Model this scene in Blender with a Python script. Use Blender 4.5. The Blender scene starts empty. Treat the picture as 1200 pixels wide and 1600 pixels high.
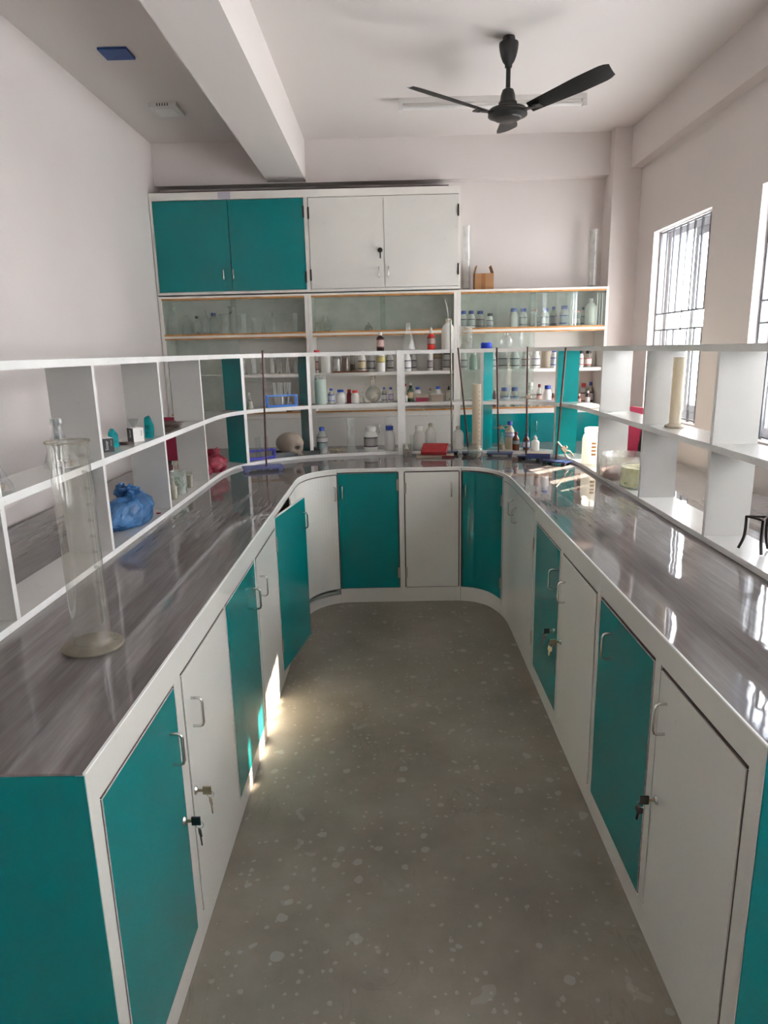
import bpy, bmesh, math, random
from mathutils import Vector, Matrix, noise
from mathutils.geometry import tessellate_polygon
C = bpy.context.scene.collection
PI = math.pi
rnd = random.Random(7)

# ------------------------------------------------------------------ camera, sky, sun, exposure
F_PX = 1062.9
cam_d = bpy.data.cameras.new('camera'); cam = bpy.data.objects.new('camera', cam_d); C.objects.link(cam)
cam_d.sensor_fit = 'VERTICAL'; cam_d.sensor_height = 36.0; cam_d.lens = F_PX * 36.0 / 1600.0
cam_d.clip_start = 0.02; cam_d.clip_end = 200
cam.matrix_world = Matrix(((0.99973, 0.0197, 0.0126, 0), (0.0077, 0.2317, -0.97276, 0), (-0.02208, 0.97259, 0.23149, 1.61), (0, 0, 0, 1)))
bpy.context.scene.camera = cam
w = bpy.data.worlds.new('sky'); bpy.context.scene.world = w; w.use_nodes = True
bg = w.node_tree.nodes['Background']; bg.inputs[0].default_value = (0.97, 0.98, 1.0, 1); bg.inputs[1].default_value = 7.0
sd = bpy.data.lights.new('sun', 'SUN'); sun = bpy.data.objects.new('sun', sd); C.objects.link(sun)
sd.energy = 26.0; sd.angle = math.radians(0.6); sd.color = (1.0, 0.86, 0.68)
sun.location = (6, 8, 5)
sun.rotation_euler = Vector((-1.0, -0.80, -0.74)).to_track_quat('-Z', 'Y').to_euler()
WIN = [(4.20, 5.08), (2.78, 3.66), (1.36, 2.24), (-0.06, 0.82), (-1.48, -0.60), (-2.90, -2.02)]
WZ0, WZ1 = 1.118, 2.368
XR, XL = 1.862, -1.73
vs = bpy.context.scene.view_settings
vs.view_transform = 'Standard'; vs.look = 'None'; vs.gamma = 1.0; vs.exposure = 1.36; vs.use_curve_mapping = False
bpy.context.scene.cycles.max_bounces = 14
bpy.context.scene.cycles.diffuse_bounces = 8
bpy.context.scene.cycles.transparent_max_bounces = 32
bpy.context.scene.cycles.caustics_reflective = False
bpy.context.scene.cycles.caustics_refractive = False
for i, (a, b) in enumerate(WIN):          # daylight portals in the window openings
    ld = bpy.data.lights.new('daylight_portal', 'AREA'); lo = bpy.data.objects.new('daylight_portal', ld); C.objects.link(lo)
    ld.shape = 'RECTANGLE'; ld.size = WZ1 - WZ0; ld.size_y = b - a; ld.cycles.is_portal = True
    lo.location = (XR + 0.21, (a + b) / 2, (WZ0 + WZ1) / 2); lo.rotation_euler = (0, PI / 2, 0)

# ------------------------------------------------------------------ materials
def mat(name, col, rough=0.5, metal=0.0, coat=0.0, spec=0.5, emit=None):
    m = bpy.data.materials.new(name); m.use_nodes = True
    p = m.node_tree.nodes['Principled BSDF']
    p.inputs['Base Color'].default_value = (*col, 1); p.inputs['Roughness'].default_value = rough
    p.inputs['Metallic'].default_value = metal; p.inputs['Coat Weight'].default_value = coat
    p.inputs['Coat Roughness'].default_value = 0.06; p.inputs['Specular IOR Level'].default_value = spec
    return m
def nodes(m): return m.node_tree.nodes, m.node_tree.links, m.node_tree.nodes['Principled BSDF']
def ramp(N, stops):
    r = N.new('ShaderNodeValToRGB'); e = r.color_ramp.elements
    e[0].position, e[0].color = stops[0][0], (*stops[0][1], 1)
    e[1].position, e[1].color = stops[-1][0], (*stops[-1][1], 1)
    for p, c in stops[1:-1]:
        n = e.new(p); n.color = (*c, 1)
    return r
def mottle(m, scale=2.0, amt=0.06, stretch=(1, 1, 1), bump=0.0, bscale=40, dirt=0.0, dirtcol=(0.3, 0.25, 0.2)):
    """procedural colour variation + fine bump on a principled material"""
    N, L, P = nodes(m); base = tuple(P.inputs['Base Color'].default_value)[:3]
    tc = N.new('ShaderNodeTexCoord'); mp = N.new('ShaderNodeMapping'); L.new(tc.outputs['Object'], mp.inputs[0])
    mp.inputs['Scale'].default_value = stretch
    n = N.new('ShaderNodeTexNoise'); n.inputs['Scale'].default_value = scale; n.inputs['Detail'].default_value = 5
    L.new(mp.outputs[0], n.inputs['Vector'])
    lo = tuple(max(0, c * (1 - amt)) for c in base); hi = tuple(min(1, c * (1 + amt)) for c in base)
    r = ramp(N, [(0.3, lo), (0.7, hi)]); L.new(n.outputs['Fac'], r.inputs[0]); out = r.outputs[0]
    if dirt:
        n2 = N.new('ShaderNodeTexNoise'); n2.inputs['Scale'].default_value = scale * 9; n2.inputs['Detail'].default_value = 6
        L.new(tc.outputs['Object'], n2.inputs['Vector'])
        r2 = ramp(N, [(0.66, (0, 0, 0)), (0.74, (dirt,) * 3)]); L.new(n2.outputs['Fac'], r2.inputs[0])
        mx = N.new('ShaderNodeMix'); mx.data_type = 'RGBA'; L.new(r2.outputs[0], mx.inputs[0]); L.new(out, mx.inputs[6])
        mx.inputs[7].default_value = (*dirtcol, 1); out = mx.outputs[2]
    L.new(out, P.inputs['Base Color'])
    if bump:
        b = N.new('ShaderNodeBump'); b.inputs['Strength'].default_value = bump; b.inputs['Distance'].default_value = 0.01
        n3 = N.new('ShaderNodeTexNoise'); n3.inputs['Scale'].default_value = bscale
        L.new(tc.outputs['Object'], n3.inputs['Vector']); L.new(n3.outputs['Fac'], b.inputs['Height']); L.new(b.outputs[0], P.inputs['Normal'])
    return m
def glassy(name, tint=(0.93, 0.96, 0.95), dust=0.06, dustcol=(0.8, 0.8, 0.78), edge=0.5, rough=0.03):
    """thin-walled glass: see-through face on, reflective and slightly tinted at the edges"""
    m = bpy.data.materials.new(name); m.use_nodes = True; N = m.node_tree.nodes; L = m.node_tree.links; N.clear()
    out = N.new('ShaderNodeOutputMaterial'); t = N.new('ShaderNodeBsdfTransparent'); g = N.new('ShaderNodeBsdfGlossy'); d = N.new('ShaderNodeBsdfDiffuse')
    t.inputs[0].default_value = (*tint, 1); g.inputs['Roughness'].default_value = rough; d.inputs[0].default_value = (*dustcol, 1)
    lw = N.new('ShaderNodeLayerWeight'); lw.inputs[0].default_value = edge
    r = ramp(N, [(0.0, (0.04,) * 3), (0.75, (0.25,) * 3), (1.0, (0.75,) * 3)]); L.new(lw.outputs['Facing'], r.inputs[0])
    m1 = N.new('ShaderNodeMixShader'); L.new(r.outputs[0], m1.inputs[0]); L.new(t.outputs[0], m1.inputs[1]); L.new(g.outputs[0], m1.inputs[2])
    m2 = N.new('ShaderNodeMixShader'); m2.inputs[0].default_value = dust
    if 0.02 < dust != 0.40:
        tc = N.new('ShaderNodeTexCoord'); n = N.new('ShaderNodeTexNoise'); n.inputs['Scale'].default_value = 14; n.inputs['Detail'].default_value = 4
        L.new(tc.outputs['Object'], n.inputs['Vector']); rr = ramp(N, [(0.35, (dust * 0.5,) * 3), (0.7, (min(1, dust * 1.7),) * 3)])
        L.new(n.outputs['Fac'], rr.inputs[0]); L.new(rr.outputs[0], m2.inputs[0])
    L.new(m1.outputs[0], m2.inputs[1]); L.new(d.outputs[0], m2.inputs[2]); L.new(m2.outputs[0], out.inputs[0])
    return m
def milky(name, col, trans=0.4, rough=0.35):
    m = mat(name, col, rough); N, L, P = nodes(m); out = [n for n in N if n.type == 'OUTPUT_MATERIAL'][0]
    t = N.new('ShaderNodeBsdfTranslucent'); t.inputs[0].default_value = (*col, 1); mx = N.new('ShaderNodeMixShader'); mx.inputs[0].default_value = trans
    L.new(P.outputs[0], mx.inputs[1]); L.new(t.outputs[0], mx.inputs[2]); L.new(mx.outputs[0], out.inputs[0]); return m

M = {}
M['wall'] = mottle(mat('wall_paint', (0.67, 0.62, 0.60), 0.85), 1.2, 0.035, bump=0.08, bscale=60)
M['ceil'] = mottle(mat('ceiling_paint', (0.68, 0.635, 0.61), 0.9), 0.8, 0.02)
M['white'] = mottle(mat('white_laminate', (0.66, 0.65, 0.61), 0.22, coat=0.35), 3, 0.03, dirt=0.12, dirtcol=(0.35, 0.3, 0.25))
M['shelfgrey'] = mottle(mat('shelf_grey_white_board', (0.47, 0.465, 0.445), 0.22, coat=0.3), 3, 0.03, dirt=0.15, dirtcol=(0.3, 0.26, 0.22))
M['carc'] = mottle(mat('cabinet_inside', (0.30, 0.33, 0.31), 0.6), 4, 0.05)
M['edge'] = mottle(mat('white_edging', (0.76, 0.76, 0.74), 0.45), 8, 0.05, dirt=0.45, dirtcol=(0.35, 0.26, 0.2))
M['case'] = mottle(mat('case_white_board', (0.71, 0.69, 0.645), 0.45), 3, 0.05, dirt=0.2, dirtcol=(0.3, 0.26, 0.22))
M['teal'] = mottle(mat('teal_laminate', (0.0, 0.186, 0.190), 0.2, coat=0.12, spec=0.32), 2, 0.05)
M['orange'] = mottle(mat('wood_edge', (0.45, 0.20, 0.05), 0.5), 20, 0.25)
M['dark'] = mottle(mat('dark_brown_edge', (0.06, 0.035, 0.03), 0.7), 30, 0.4)
M['chrome'] = mat('brushed_chrome', (0.62, 0.60, 0.56), 0.22, 1.0)
M['steel'] = mat('old_steel', (0.40, 0.34, 0.28), 0.38, 1.0)
M['brass'] = mat('tarnished_key_metal', (0.36, 0.29, 0.2), 0.35, 1.0)
M['black'] = mat('black_plastic', (0.012, 0.012, 0.014), 0.35)
M['iron'] = mottle(mat('black_iron', (0.03, 0.022, 0.022), 0.5, 0.3), 40, 0.4)
M['rod'] = mottle(mat('rusty_rod', (0.075, 0.03, 0.025), 0.45, 0.4), 30, 0.4)
M['greyrod'] = mottle(mat('grey_metal_rod', (0.22, 0.21, 0.18), 0.35, 0.8), 30, 0.3)
M['fan'] = mottle(mat('fan_paint', (0.010, 0.009, 0.0085), 0.38), 20, 0.3)
M['fanhi'] = mat('fan_trim', (0.06, 0.058, 0.055), 0.4, 0.4)
M['bluebase'] = mottle(mat('blue_enamel', (0.10, 0.12, 0.33), 0.35), 20, 0.15)
M['navy'] = mottle(mat('navy_enamel', (0.022, 0.035, 0.12), 0.3), 20, 0.2)
M['bluecap'] = mat('blue_cap_plastic', (0.02, 0.06, 0.36), 0.4)
M['blueplastic'] = mat('blue_rack_plastic', (0.05, 0.22, 0.72), 0.35)
M['violet'] = mat('violet_rack_plastic', (0.03, 0.03, 0.45), 0.35)
M['redcap'] = mat('red_cap_plastic', (0.42, 0.015, 0.02), 0.4)
M['maroon'] = mat('maroon_plastic', (0.16, 0.01, 0.02), 0.4)
M['bright_red'] = mat('red_plastic', (0.75, 0.04, 0.025), 0.35)
M['pinkcap'] = mat('faded_red_cap', (0.42, 0.18, 0.15), 0.5)
M['whitecap'] = mat('white_cap_plastic', (0.75, 0.74, 0.70), 0.4)
M['plastic'] = milky('milky_plastic', (0.86, 0.855, 0.82), 0.3)
M['palegreen'] = milky('pale_green_plastic', (0.62, 0.73, 0.67), 0.3)
M['cream'] = milky('aged_cream_plastic', (0.68, 0.61, 0.49), 0.4)
M['clearplastic'] = glassy('clear_plastic', (0.86, 0.88, 0.85), 0.28, (0.75, 0.74, 0.70))
M['glass'] = glassy('lab_glass', (0.93, 0.95, 0.94), 0.13, edge=0.6)
M['dustyglass'] = glassy('dusty_glass', (0.87, 0.89, 0.86), 0.27, (0.62, 0.57, 0.48), edge=0.6)
M['footglass'] = glassy('thick_foot_glass', (0.74, 0.73, 0.64), 0.40, (0.40, 0.36, 0.29), edge=0.35)
M['bigcyl'] = glassy('measuring_cylinder_glass', (0.94, 0.94, 0.92), 0.10, (0.62, 0.57, 0.50), edge=0.62, rough=0.02)
M['greenglass'] = glassy('greenish_glass', (0.78, 0.86, 0.81), 0.30, (0.58, 0.64, 0.60))
M['pane'] = glassy('case_glass_pane', (0.88, 0.92, 0.90), 0.05, (0.45, 0.50, 0.47), edge=0.3)
M['amber'] = mat('amber_glass', (0.16, 0.035, 0.01), 0.12, coat=0.5)
M['darkbottle'] = mat('dark_brown_glass', (0.035, 0.012, 0.01), 0.12, coat=0.5)
M['greenbottle'] = mat('green_bottle_glass', (0.03, 0.10, 0.05), 0.15, coat=0.4)
M['orangeliquid'] = mat('orange_liquid', (0.70, 0.16, 0.01), 0.2)
M['water'] = milky('pale_blue_liquid', (0.40, 0.58, 0.60), 0.4, 0.1)
M['rust'] = mottle(mat('rusty_sediment', (0.16, 0.06, 0.03), 0.8), 30, 0.4)
M['sand'] = mottle(mat('sandy_contents', (0.34, 0.31, 0.24), 0.9), 60, 0.3)
M['yellow'] = glassy('yellow_liquid', (0.97, 0.95, 0.74), 0.5, (0.84, 0.81, 0.60), edge=0.3)
M['pink'] = mottle(milky('pinkish_specimen', (0.62, 0.47, 0.45), 0.3), 25, 0.3)
M['bone'] = mottle(mat('old_bone', (0.40, 0.33, 0.26), 0.6), 9, 0.16, bump=0.2, bscale=30)
M['socket'] = mat('bone_hollow_shade', (0.10, 0.075, 0.06), 0.8)  # darker bone colour that paints shade into eye sockets and nose
M['cardboard'] = mottle(mat('cardboard', (0.33, 0.165, 0.07), 0.8), 12, 0.12)
M['tape'] = mat('brown_packing_tape', (0.26, 0.12, 0.045), 0.25)
M['redbook'] = mottle(mat('red_cover', (0.38, 0.03, 0.035), 0.45), 30, 0.15)
M['redboard'] = mottle(mat('crimson_board', (0.26, 0.012, 0.045), 0.5), 10, 0.08)
M['card'] = mottle(mat('paper_card', (0.40, 0.33, 0.26), 0.8), 20, 0.1)
M['paper'] = mat('white_paper', (0.74, 0.73, 0.70), 0.7)
M['brownpaper'] = mottle(mat('brown_sheets', (0.11, 0.075, 0.055), 0.8), 30, 0.3)
M['crimsonbox'] = mat('crimson_carton', (0.30, 0.03, 0.07), 0.5)
M['cyanglass'] = glassy('cyan_glass', (0.10, 0.62, 0.66), 0.45, (0.0, 0.38, 0.42))
M['skytile'] = mottle(mat('blue_square_plastic', (0.018, 0.07, 0.26), 0.5), 15, 0.2)
M['lampbody'] = mat('lamp_white_plastic', (0.68, 0.66, 0.64), 0.4)
M['tube'] = milky('unlit_tube', (0.78, 0.77, 0.75), 0.2)
M['sash'] = mat('white_upvc_sash', (0.50, 0.52, 0.55), 0.35)
M['sashgrey'] = mat('grey_sash_channel', (0.42, 0.44, 0.48), 0.4)
M['grill'] = mat('grey_window_grill', (0.13, 0.14, 0.16), 0.45, 0.3)
M['tray'] = mottle(mat('dark_tray', (0.045, 0.052, 0.05), 0.3, coat=0.3), 20, 0.3)
M['ink'] = mat('brown_scale_ink', (0.06, 0.03, 0.02), 0.7)
M['blackink'] = mat('black_ink', (0.03, 0.03, 0.03), 0.6)
# floor: grey-green cement with pale paint spatters and scuffs
def floor_mat():
    m = mat('cement_floor', (0.2, 0.19, 0.16), 0.42); N, L, P = nodes(m)
    tc = N.new('ShaderNodeTexCoord')
    n = N.new('ShaderNodeTexNoise'); n.inputs['Scale'].default_value = 2.2; n.inputs['Detail'].default_value = 9; n.inputs['Roughness'].default_value = 0.62
    L.new(tc.outputs['Object'], n.inputs['Vector'])
    r = ramp(N, [(0.28, (0.155, 0.137, 0.108)), (0.5, (0.225, 0.201, 0.163)), (0.72, (0.300, 0.272, 0.228))]); L.new(n.outputs['Fac'], r.inputs[0])
    out = r.outputs[0]
    def spots(scale, size, keep, seed, strength, prev, warp=0.25):
        mp = N.new('ShaderNodeMapping'); mp.inputs['Location'].default_value = (seed, seed * 0.7, 0); L.new(tc.outputs['Object'], mp.inputs[0])
        nz = N.new('ShaderNodeTexNoise'); nz.inputs['Scale'].default_value = scale * 1.4; L.new(mp.outputs[0], nz.inputs['Vector'])
        vm = N.new('ShaderNodeVectorMath'); vm.operation = 'SCALE'; vm.inputs['Scale'].default_value = warp / scale * 2; L.new(nz.outputs['Color'], vm.inputs[0])
        va = N.new('ShaderNodeVectorMath'); L.new(mp.outputs[0], va.inputs[0]); L.new(vm.outputs[0], va.inputs[1])
        v = N.new('ShaderNodeTexVoronoi'); v.voronoi_dimensions = '2D'; v.inputs['Scale'].default_value = scale; L.new(va.outputs[0], v.inputs['Vector'])
        sep = N.new('ShaderNodeSeparateColor'); L.new(v.outputs['Color'], sep.inputs[0])
        k = N.new('ShaderNodeMath'); k.operation = 'GREATER_THAN'; k.inputs[1].default_value = 1 - keep; L.new(sep.outputs[0], k.inputs[0])
        sz = N.new('ShaderNodeMath'); sz.operation = 'MULTIPLY'; sz.inputs[1].default_value = size; L.new(sep.outputs[1], sz.inputs[0])
        lt = N.new('ShaderNodeMath'); lt.operation = 'LESS_THAN'; L.new(v.outputs['Distance'], lt.inputs[0]); L.new(sz.outputs[0], lt.inputs[1])
        mu = N.new('ShaderNodeMath'); mu.operation = 'MULTIPLY'; L.new(k.outputs[0], mu.inputs[0]); L.new(lt.outputs[0], mu.inputs[1])
        ms = N.new('ShaderNodeMath'); ms.operation = 'MULTIPLY'; ms.inputs[1].default_value = strength; L.new(mu.outputs[0], ms.inputs[0])
        mx = N.new('ShaderNodeMix'); mx.data_type = 'RGBA'; L.new(ms.outputs[0], mx.inputs[0]); L.new(prev, mx.inputs[6]); mx.inputs[7].default_value = (0.42, 0.41, 0.37, 1)
        return mx.outputs[2]
    out = spots(14, 0.26, 0.28, 3.1, 0.42, out)
    out = spots(34, 0.26, 0.32, 7.7, 0.4, out)
    out = spots(5.5, 0.12, 0.25, 11.3, 0.25, out, 0.6)
    # scuffed trowel marks
    mp = N.new('ShaderNodeMapping'); mp.inputs['Scale'].default_value = (3.0, 1.1, 1); mp.inputs['Rotation'].default_value = (0, 0, 0.5); L.new(tc.outputs['Object'], mp.inputs[0])
    s = N.new('ShaderNodeTexNoise'); s.inputs['Scale'].default_value = 2.2; s.inputs['Detail'].default_value = 10; s.inputs['Distortion'].default_value = 2.2; L.new(mp.outputs[0], s.inputs['Vector'])
    rs = ramp(N, [(0.485, (0, 0, 0)), (0.5, (0.5,) * 3), (0.515, (0, 0, 0))]); L.new(s.outputs['Fac'], rs.inputs[0])
    mk = N.new('ShaderNodeTexNoise'); mk.inputs['Scale'].default_value = 2.6; L.new(tc.outputs['Object'], mk.inputs['Vector'])
    rk = ramp(N, [(0.52, (0, 0, 0)), (0.66, (0.8,) * 3)]); L.new(mk.outputs['Fac'], rk.inputs[0])
    mm = N.new('ShaderNodeMath'); mm.operation = 'MULTIPLY'; L.new(rs.outputs[0], mm.inputs[0]); L.new(rk.outputs[0], mm.inputs[1])
    mx = N.new('ShaderNodeMix'); mx.data_type = 'RGBA'; L.new(mm.outputs[0], mx.inputs[0]); L.new(out, mx.inputs[6]); mx.inputs[7].default_value = (0.10, 0.085, 0.065, 1)
    L.new(mx.outputs[2], P.inputs['Base Color'])
    rr = ramp(N, [(0.3, (0.34,) * 3), (0.7, (0.55,) * 3)]); L.new(n.outputs['Fac'], rr.inputs[0]); L.new(rr.outputs[0], P.inputs['Roughness'])
    b = N.new('ShaderNodeBump'); b.inputs['Strength'].default_value = 0.15; b.inputs['Distance'].default_value = 0.01; L.new(n.outputs['Fac'], b.inputs['Height']); L.new(b.outputs[0], P.inputs['Normal'])
    return m
M['floor'] = floor_mat()
# worktop: glossy grey wood-grain laminate, grain running along y
def top_mat():
    m = mat('grey_woodgrain_laminate', (0.15, 0.13, 0.13), 0.10, coat=0.0, spec=0.55); N, L, P = nodes(m); P.inputs['Roughness'].default_value = 0.04
    tc = N.new('ShaderNodeTexCoord'); mp = N.new('ShaderNodeMapping'); mp.inputs['Scale'].default_value = (11, 0.9, 1); mp.inputs['Rotation'].default_value = (0, 0, 0.10)
    L.new(tc.outputs['Object'], mp.inputs[0])
    n = N.new('ShaderNodeTexNoise'); n.inputs['Scale'].default_value = 2.3; n.inputs['Detail'].default_value = 9; n.inputs['Roughness'].default_value = 0.6; n.inputs['Distortion'].default_value = 0.5
    L.new(mp.outputs[0], n.inputs['Vector'])
    mp2 = N.new('ShaderNodeMapping'); mp2.inputs['Scale'].default_value = (60, 3, 1); mp2.inputs['Rotation'].default_value = (0, 0, 0.10); L.new(tc.outputs['Object'], mp2.inputs[0])
    n2 = N.new('ShaderNodeTexNoise'); n2.inputs['Scale'].default_value = 1.6; n2.inputs['Detail'].default_value = 4; L.new(mp2.outputs[0], n2.inputs['Vector'])
    mx = N.new('ShaderNodeMix'); mx.inputs[0].default_value = 0.4; L.new(n.outputs['Fac'], mx.inputs[2]); L.new(n2.outputs['Fac'], mx.inputs[3])
    r = ramp(N, [(0.32, (0.115, 0.101, 0.098)), (0.5, (0.160, 0.144, 0.140)), (0.70, (0.230, 0.212, 0.208))]); L.new(mx.outputs[0], r.inputs[0])
    L.new(r.outputs[0], P.inputs['Base Color'])
    b = N.new('ShaderNodeBump'); b.inputs['Strength'].default_value = 0.13; b.inputs['Distance'].default_value = 0.004
    n3 = N.new('ShaderNodeTexNoise'); n3.inputs['Scale'].default_value = 9; n3.inputs['Detail'].default_value = 2; L.new(tc.outputs['Object'], n3.inputs['Vector'])
    L.new(n3.outputs['Fac'], b.inputs['Height']); L.new(b.outputs[0], P.inputs['Normal'])
    return m
M['top'] = top_mat()
def frosted():
    m = bpy.data.materials.new('frosted_window_glass'); m.use_nodes = True; N = m.node_tree.nodes; L = m.node_tree.links; N.clear()
    o = N.new('ShaderNodeOutputMaterial'); t = N.new('ShaderNodeBsdfTranslucent'); g = N.new('ShaderNodeBsdfGlossy'); g.inputs['Roughness'].default_value = 0.3
    tc = N.new('ShaderNodeTexCoord'); v = N.new('ShaderNodeTexVoronoi'); v.inputs['Scale'].default_value = 55; L.new(tc.outputs['Object'], v.inputs['Vector'])
    r = ramp(N, [(0.0, (0.62, 0.66, 0.72)), (0.5, (0.88, 0.91, 0.95))]); L.new(v.outputs['Distance'], r.inputs[0]); L.new(r.outputs[0], t.inputs[0])
    m1 = N.new('ShaderNodeMixShader'); m1.inputs[0].default_value = 0.06; L.new(t.outputs[0], m1.inputs[1]); L.new(g.outputs[0], m1.inputs[2]); L.new(m1.outputs[0], o.inputs[0])
    return m
M['frost'] = frosted()
def patterned():
    m = frosted(); m.name = 'patterned_clear_glass'; N = m.node_tree.nodes; L = m.node_tree.links; o = [n for n in N if n.type == 'OUTPUT_MATERIAL'][0]
    src = o.inputs[0].links[0].from_socket; t = N.new('ShaderNodeBsdfTransparent'); mx = N.new('ShaderNodeMixShader'); mx.inputs[0].default_value = 0.85
    L.new(src, mx.inputs[1]); L.new(t.outputs[0], mx.inputs[2]); L.new(mx.outputs[0], o.inputs[0]); return m
M['pattern'] = patterned()
def label_mat(name, base, ink, band=0.12):
    m = mat(name, base, 0.5); N, L, P = nodes(m); tc = N.new('ShaderNodeTexCoord')
    sp = N.new('ShaderNodeSeparateXYZ'); L.new(tc.outputs['Generated'], sp.inputs[0])
    r = ramp(N, [(0.0, ink), (band, base), (0.5, base), (1 - band, base), (1.0, ink)]); r.color_ramp.interpolation = 'CONSTANT'
    e = r.color_ramp.elements
    e[0].color = (*ink, 1); e[1].position = band; e[1].color = (*base, 1); e[2].color = (*base, 1); e[3].position = 1 - band; e[3].color = (*ink, 1)
    L.new(sp.outputs[2], r.inputs[0])
    n = N.new('ShaderNodeTexNoise'); mp = N.new('ShaderNodeMapping'); mp.inputs['Scale'].default_value = (3, 3, 9); L.new(tc.outputs['Generated'], mp.inputs[0]); L.new(mp.outputs[0], n.inputs['Vector']); n.inputs['Scale'].default_value = 4; n.inputs['Detail'].default_value = 3
    r2 = ramp(N, [(0.55, (0, 0, 0)), (0.6, (0.55,) * 3)]); L.new(n.outputs['Fac'], r2.inputs[0])
    mx = N.new('ShaderNodeMix'); mx.data_type = 'RGBA'; L.new(r2.outputs[0], mx.inputs[0]); L.new(r.outputs[0], mx.inputs[6]); mx.inputs[7].default_value = (*ink, 1)
    L.new(mx.outputs[2], P.inputs['Base Color']); return m
M['lab_black'] = label_mat('label_white_black', (0.62, 0.61, 0.60), (0.03, 0.03, 0.06))
M['lab_blue'] = label_mat('label_white_blue', (0.60, 0.62, 0.66), (0.03, 0.10, 0.42))
M['lab_red'] = label_mat('label_white_red', (0.62, 0.58, 0.55), (0.30, 0.03, 0.05))
M['lab_purple'] = label_mat('label_white_purple', (0.58, 0.56, 0.62), (0.15, 0.05, 0.25))
M['lab_yellow'] = label_mat('label_yellow', (0.62, 0.55, 0.20), (0.25, 0.2, 0.05))
M['lab_pink'] = label_mat('label_pink', (0.60, 0.42, 0.38), (0.12, 0.03, 0.03))
M['lab_cream'] = label_mat('label_cream', (0.58, 0.50, 0.32), (0.10, 0.08, 0.05))
M['lab_dark'] = label_mat('label_dark', (0.33, 0.31, 0.30), (0.02, 0.02, 0.02))
def bag_mat(name, col, dark, trans, alpha):
    m = mat(name, col, 0.22, coat=0.4); N, L, P = nodes(m); out = [n for n in N if n.type == 'OUTPUT_MATERIAL'][0]
    tc = N.new('ShaderNodeTexCoord'); n = N.new('ShaderNodeTexNoise'); n.inputs['Scale'].default_value = 9; n.inputs['Detail'].default_value = 6; n.inputs['Distortion'].default_value = 1.2; L.new(tc.outputs['Object'], n.inputs['Vector'])
    r = ramp(N, [(0.35, dark), (0.62, col)]); L.new(n.outputs['Fac'], r.inputs[0]); L.new(r.outputs[0], P.inputs['Base Color'])
    b = N.new('ShaderNodeBump'); b.inputs['Strength'].default_value = 0.9; b.inputs['Distance'].default_value = 0.03; L.new(n.outputs['Fac'], b.inputs['Height']); L.new(b.outputs[0], P.inputs['Normal'])
    t = N.new('ShaderNodeBsdfTranslucent'); L.new(r.outputs[0], t.inputs[0]); mx = N.new('ShaderNodeMixShader'); mx.inputs[0].default_value = trans
    L.new(P.outputs[0], mx.inputs[1]); L.new(t.outputs[0], mx.inputs[2])
    tr = N.new('ShaderNodeBsdfTransparent'); m2 = N.new('ShaderNodeMixShader'); m2.inputs[0].default_value = alpha
    L.new(tr.outputs[0], m2.inputs[1]); L.new(mx.outputs[0], m2.inputs[2]); L.new(m2.outputs[0], out.inputs[0]); return m
M['bluebag'] = bag_mat('blue_bag_plastic', (0.10, 0.30, 0.62), (0.035, 0.12, 0.30), 0.3, 0.95)
M['redbag'] = bag_mat('red_bag_plastic', (0.62, 0.12, 0.17), (0.32, 0.02, 0.05), 0.35, 0.9)
M['clearbag'] = glassy('clear_bag_film', (0.88, 0.88, 0.88), 0.2, (0.7, 0.7, 0.7), edge=0.6, rough=0.12)

# ------------------------------------------------------------------ mesh helpers
def nb(): return bmesh.new()
def link(name, bm, m, parent=None, smooth=False, label=None, kind=None):
    me = bpy.data.meshes.new(name)
    bmesh.ops.recalc_face_normals(bm, faces=bm.faces[:]); bm.to_mesh(me); bm.free()
    for x in (m if isinstance(m, (list, tuple)) else [m]): me.materials.append(x)
    if smooth:
        for p in me.polygons: p.use_smooth = True
        try: me.set_sharp_from_angle(angle=math.radians(40))
        except Exception: pass
    o = bpy.data.objects.new(name, me); C.objects.link(o)
    if parent: o.parent = parent
    if label: o['label'] = label
    if kind: o['kind'] = kind
    return o
def thing(name, label, cat, loc=(0, 0, 0), rz=0, group=None, rot=None):
    o = bpy.data.objects.new(name, None); C.objects.link(o); o.location = loc; o.rotation_euler = rot or (0, 0, rz)
    o.empty_display_size = 0.05; o['label'] = label; o['category'] = cat
    if group: o['group'] = group
    return o
def tag(o, label, cat, group=None):
    o['label'] = label; o['category'] = cat
    if group: o['group'] = group
    return o
def box(bm, x0, x1, y0, y1, z0, z1, mi=0, bev=0.0):
    vs_ = [bm.verts.new(p) for p in ((x0, y0, z0), (x1, y0, z0), (x1, y1, z0), (x0, y1, z0), (x0, y0, z1), (x1, y0, z1), (x1, y1, z1), (x0, y1, z1))]
    fs = [bm.faces.new([vs_[i] for i in q]) for q in ((0, 3, 2, 1), (4, 5, 6, 7), (0, 1, 5, 4), (1, 2, 6, 5), (2, 3, 7, 6), (3, 0, 4, 7))]
    for f in fs: f.material_index = mi
    if bev:
        es = list({e for f in fs for e in f.edges}); bmesh.ops.bevel(bm, geom=es, offset=bev, segments=2, affect='EDGES', profile=0.7)
    return fs
def xform(bm, mtx, verts=None): bmesh.ops.transform(bm, matrix=mtx, verts=verts or bm.verts[:])
def prism(bm, poly, z0, z1):
    a = [bm.verts.new((x, y, z0)) for x, y in poly]; b = [bm.verts.new((x, y, z1)) for x, y in poly]; n = len(poly)
    for i in range(n):
        bm.faces.new((a[i], a[(i + 1) % n], b[(i + 1) % n], b[i]))
    for q in tessellate_polygon([[Vector((x, y, 0)) for x, y in poly]]):
        bm.faces.new([b[k] for k in q]); bm.faces.new([a[k] for k in q[::-1]])
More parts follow.
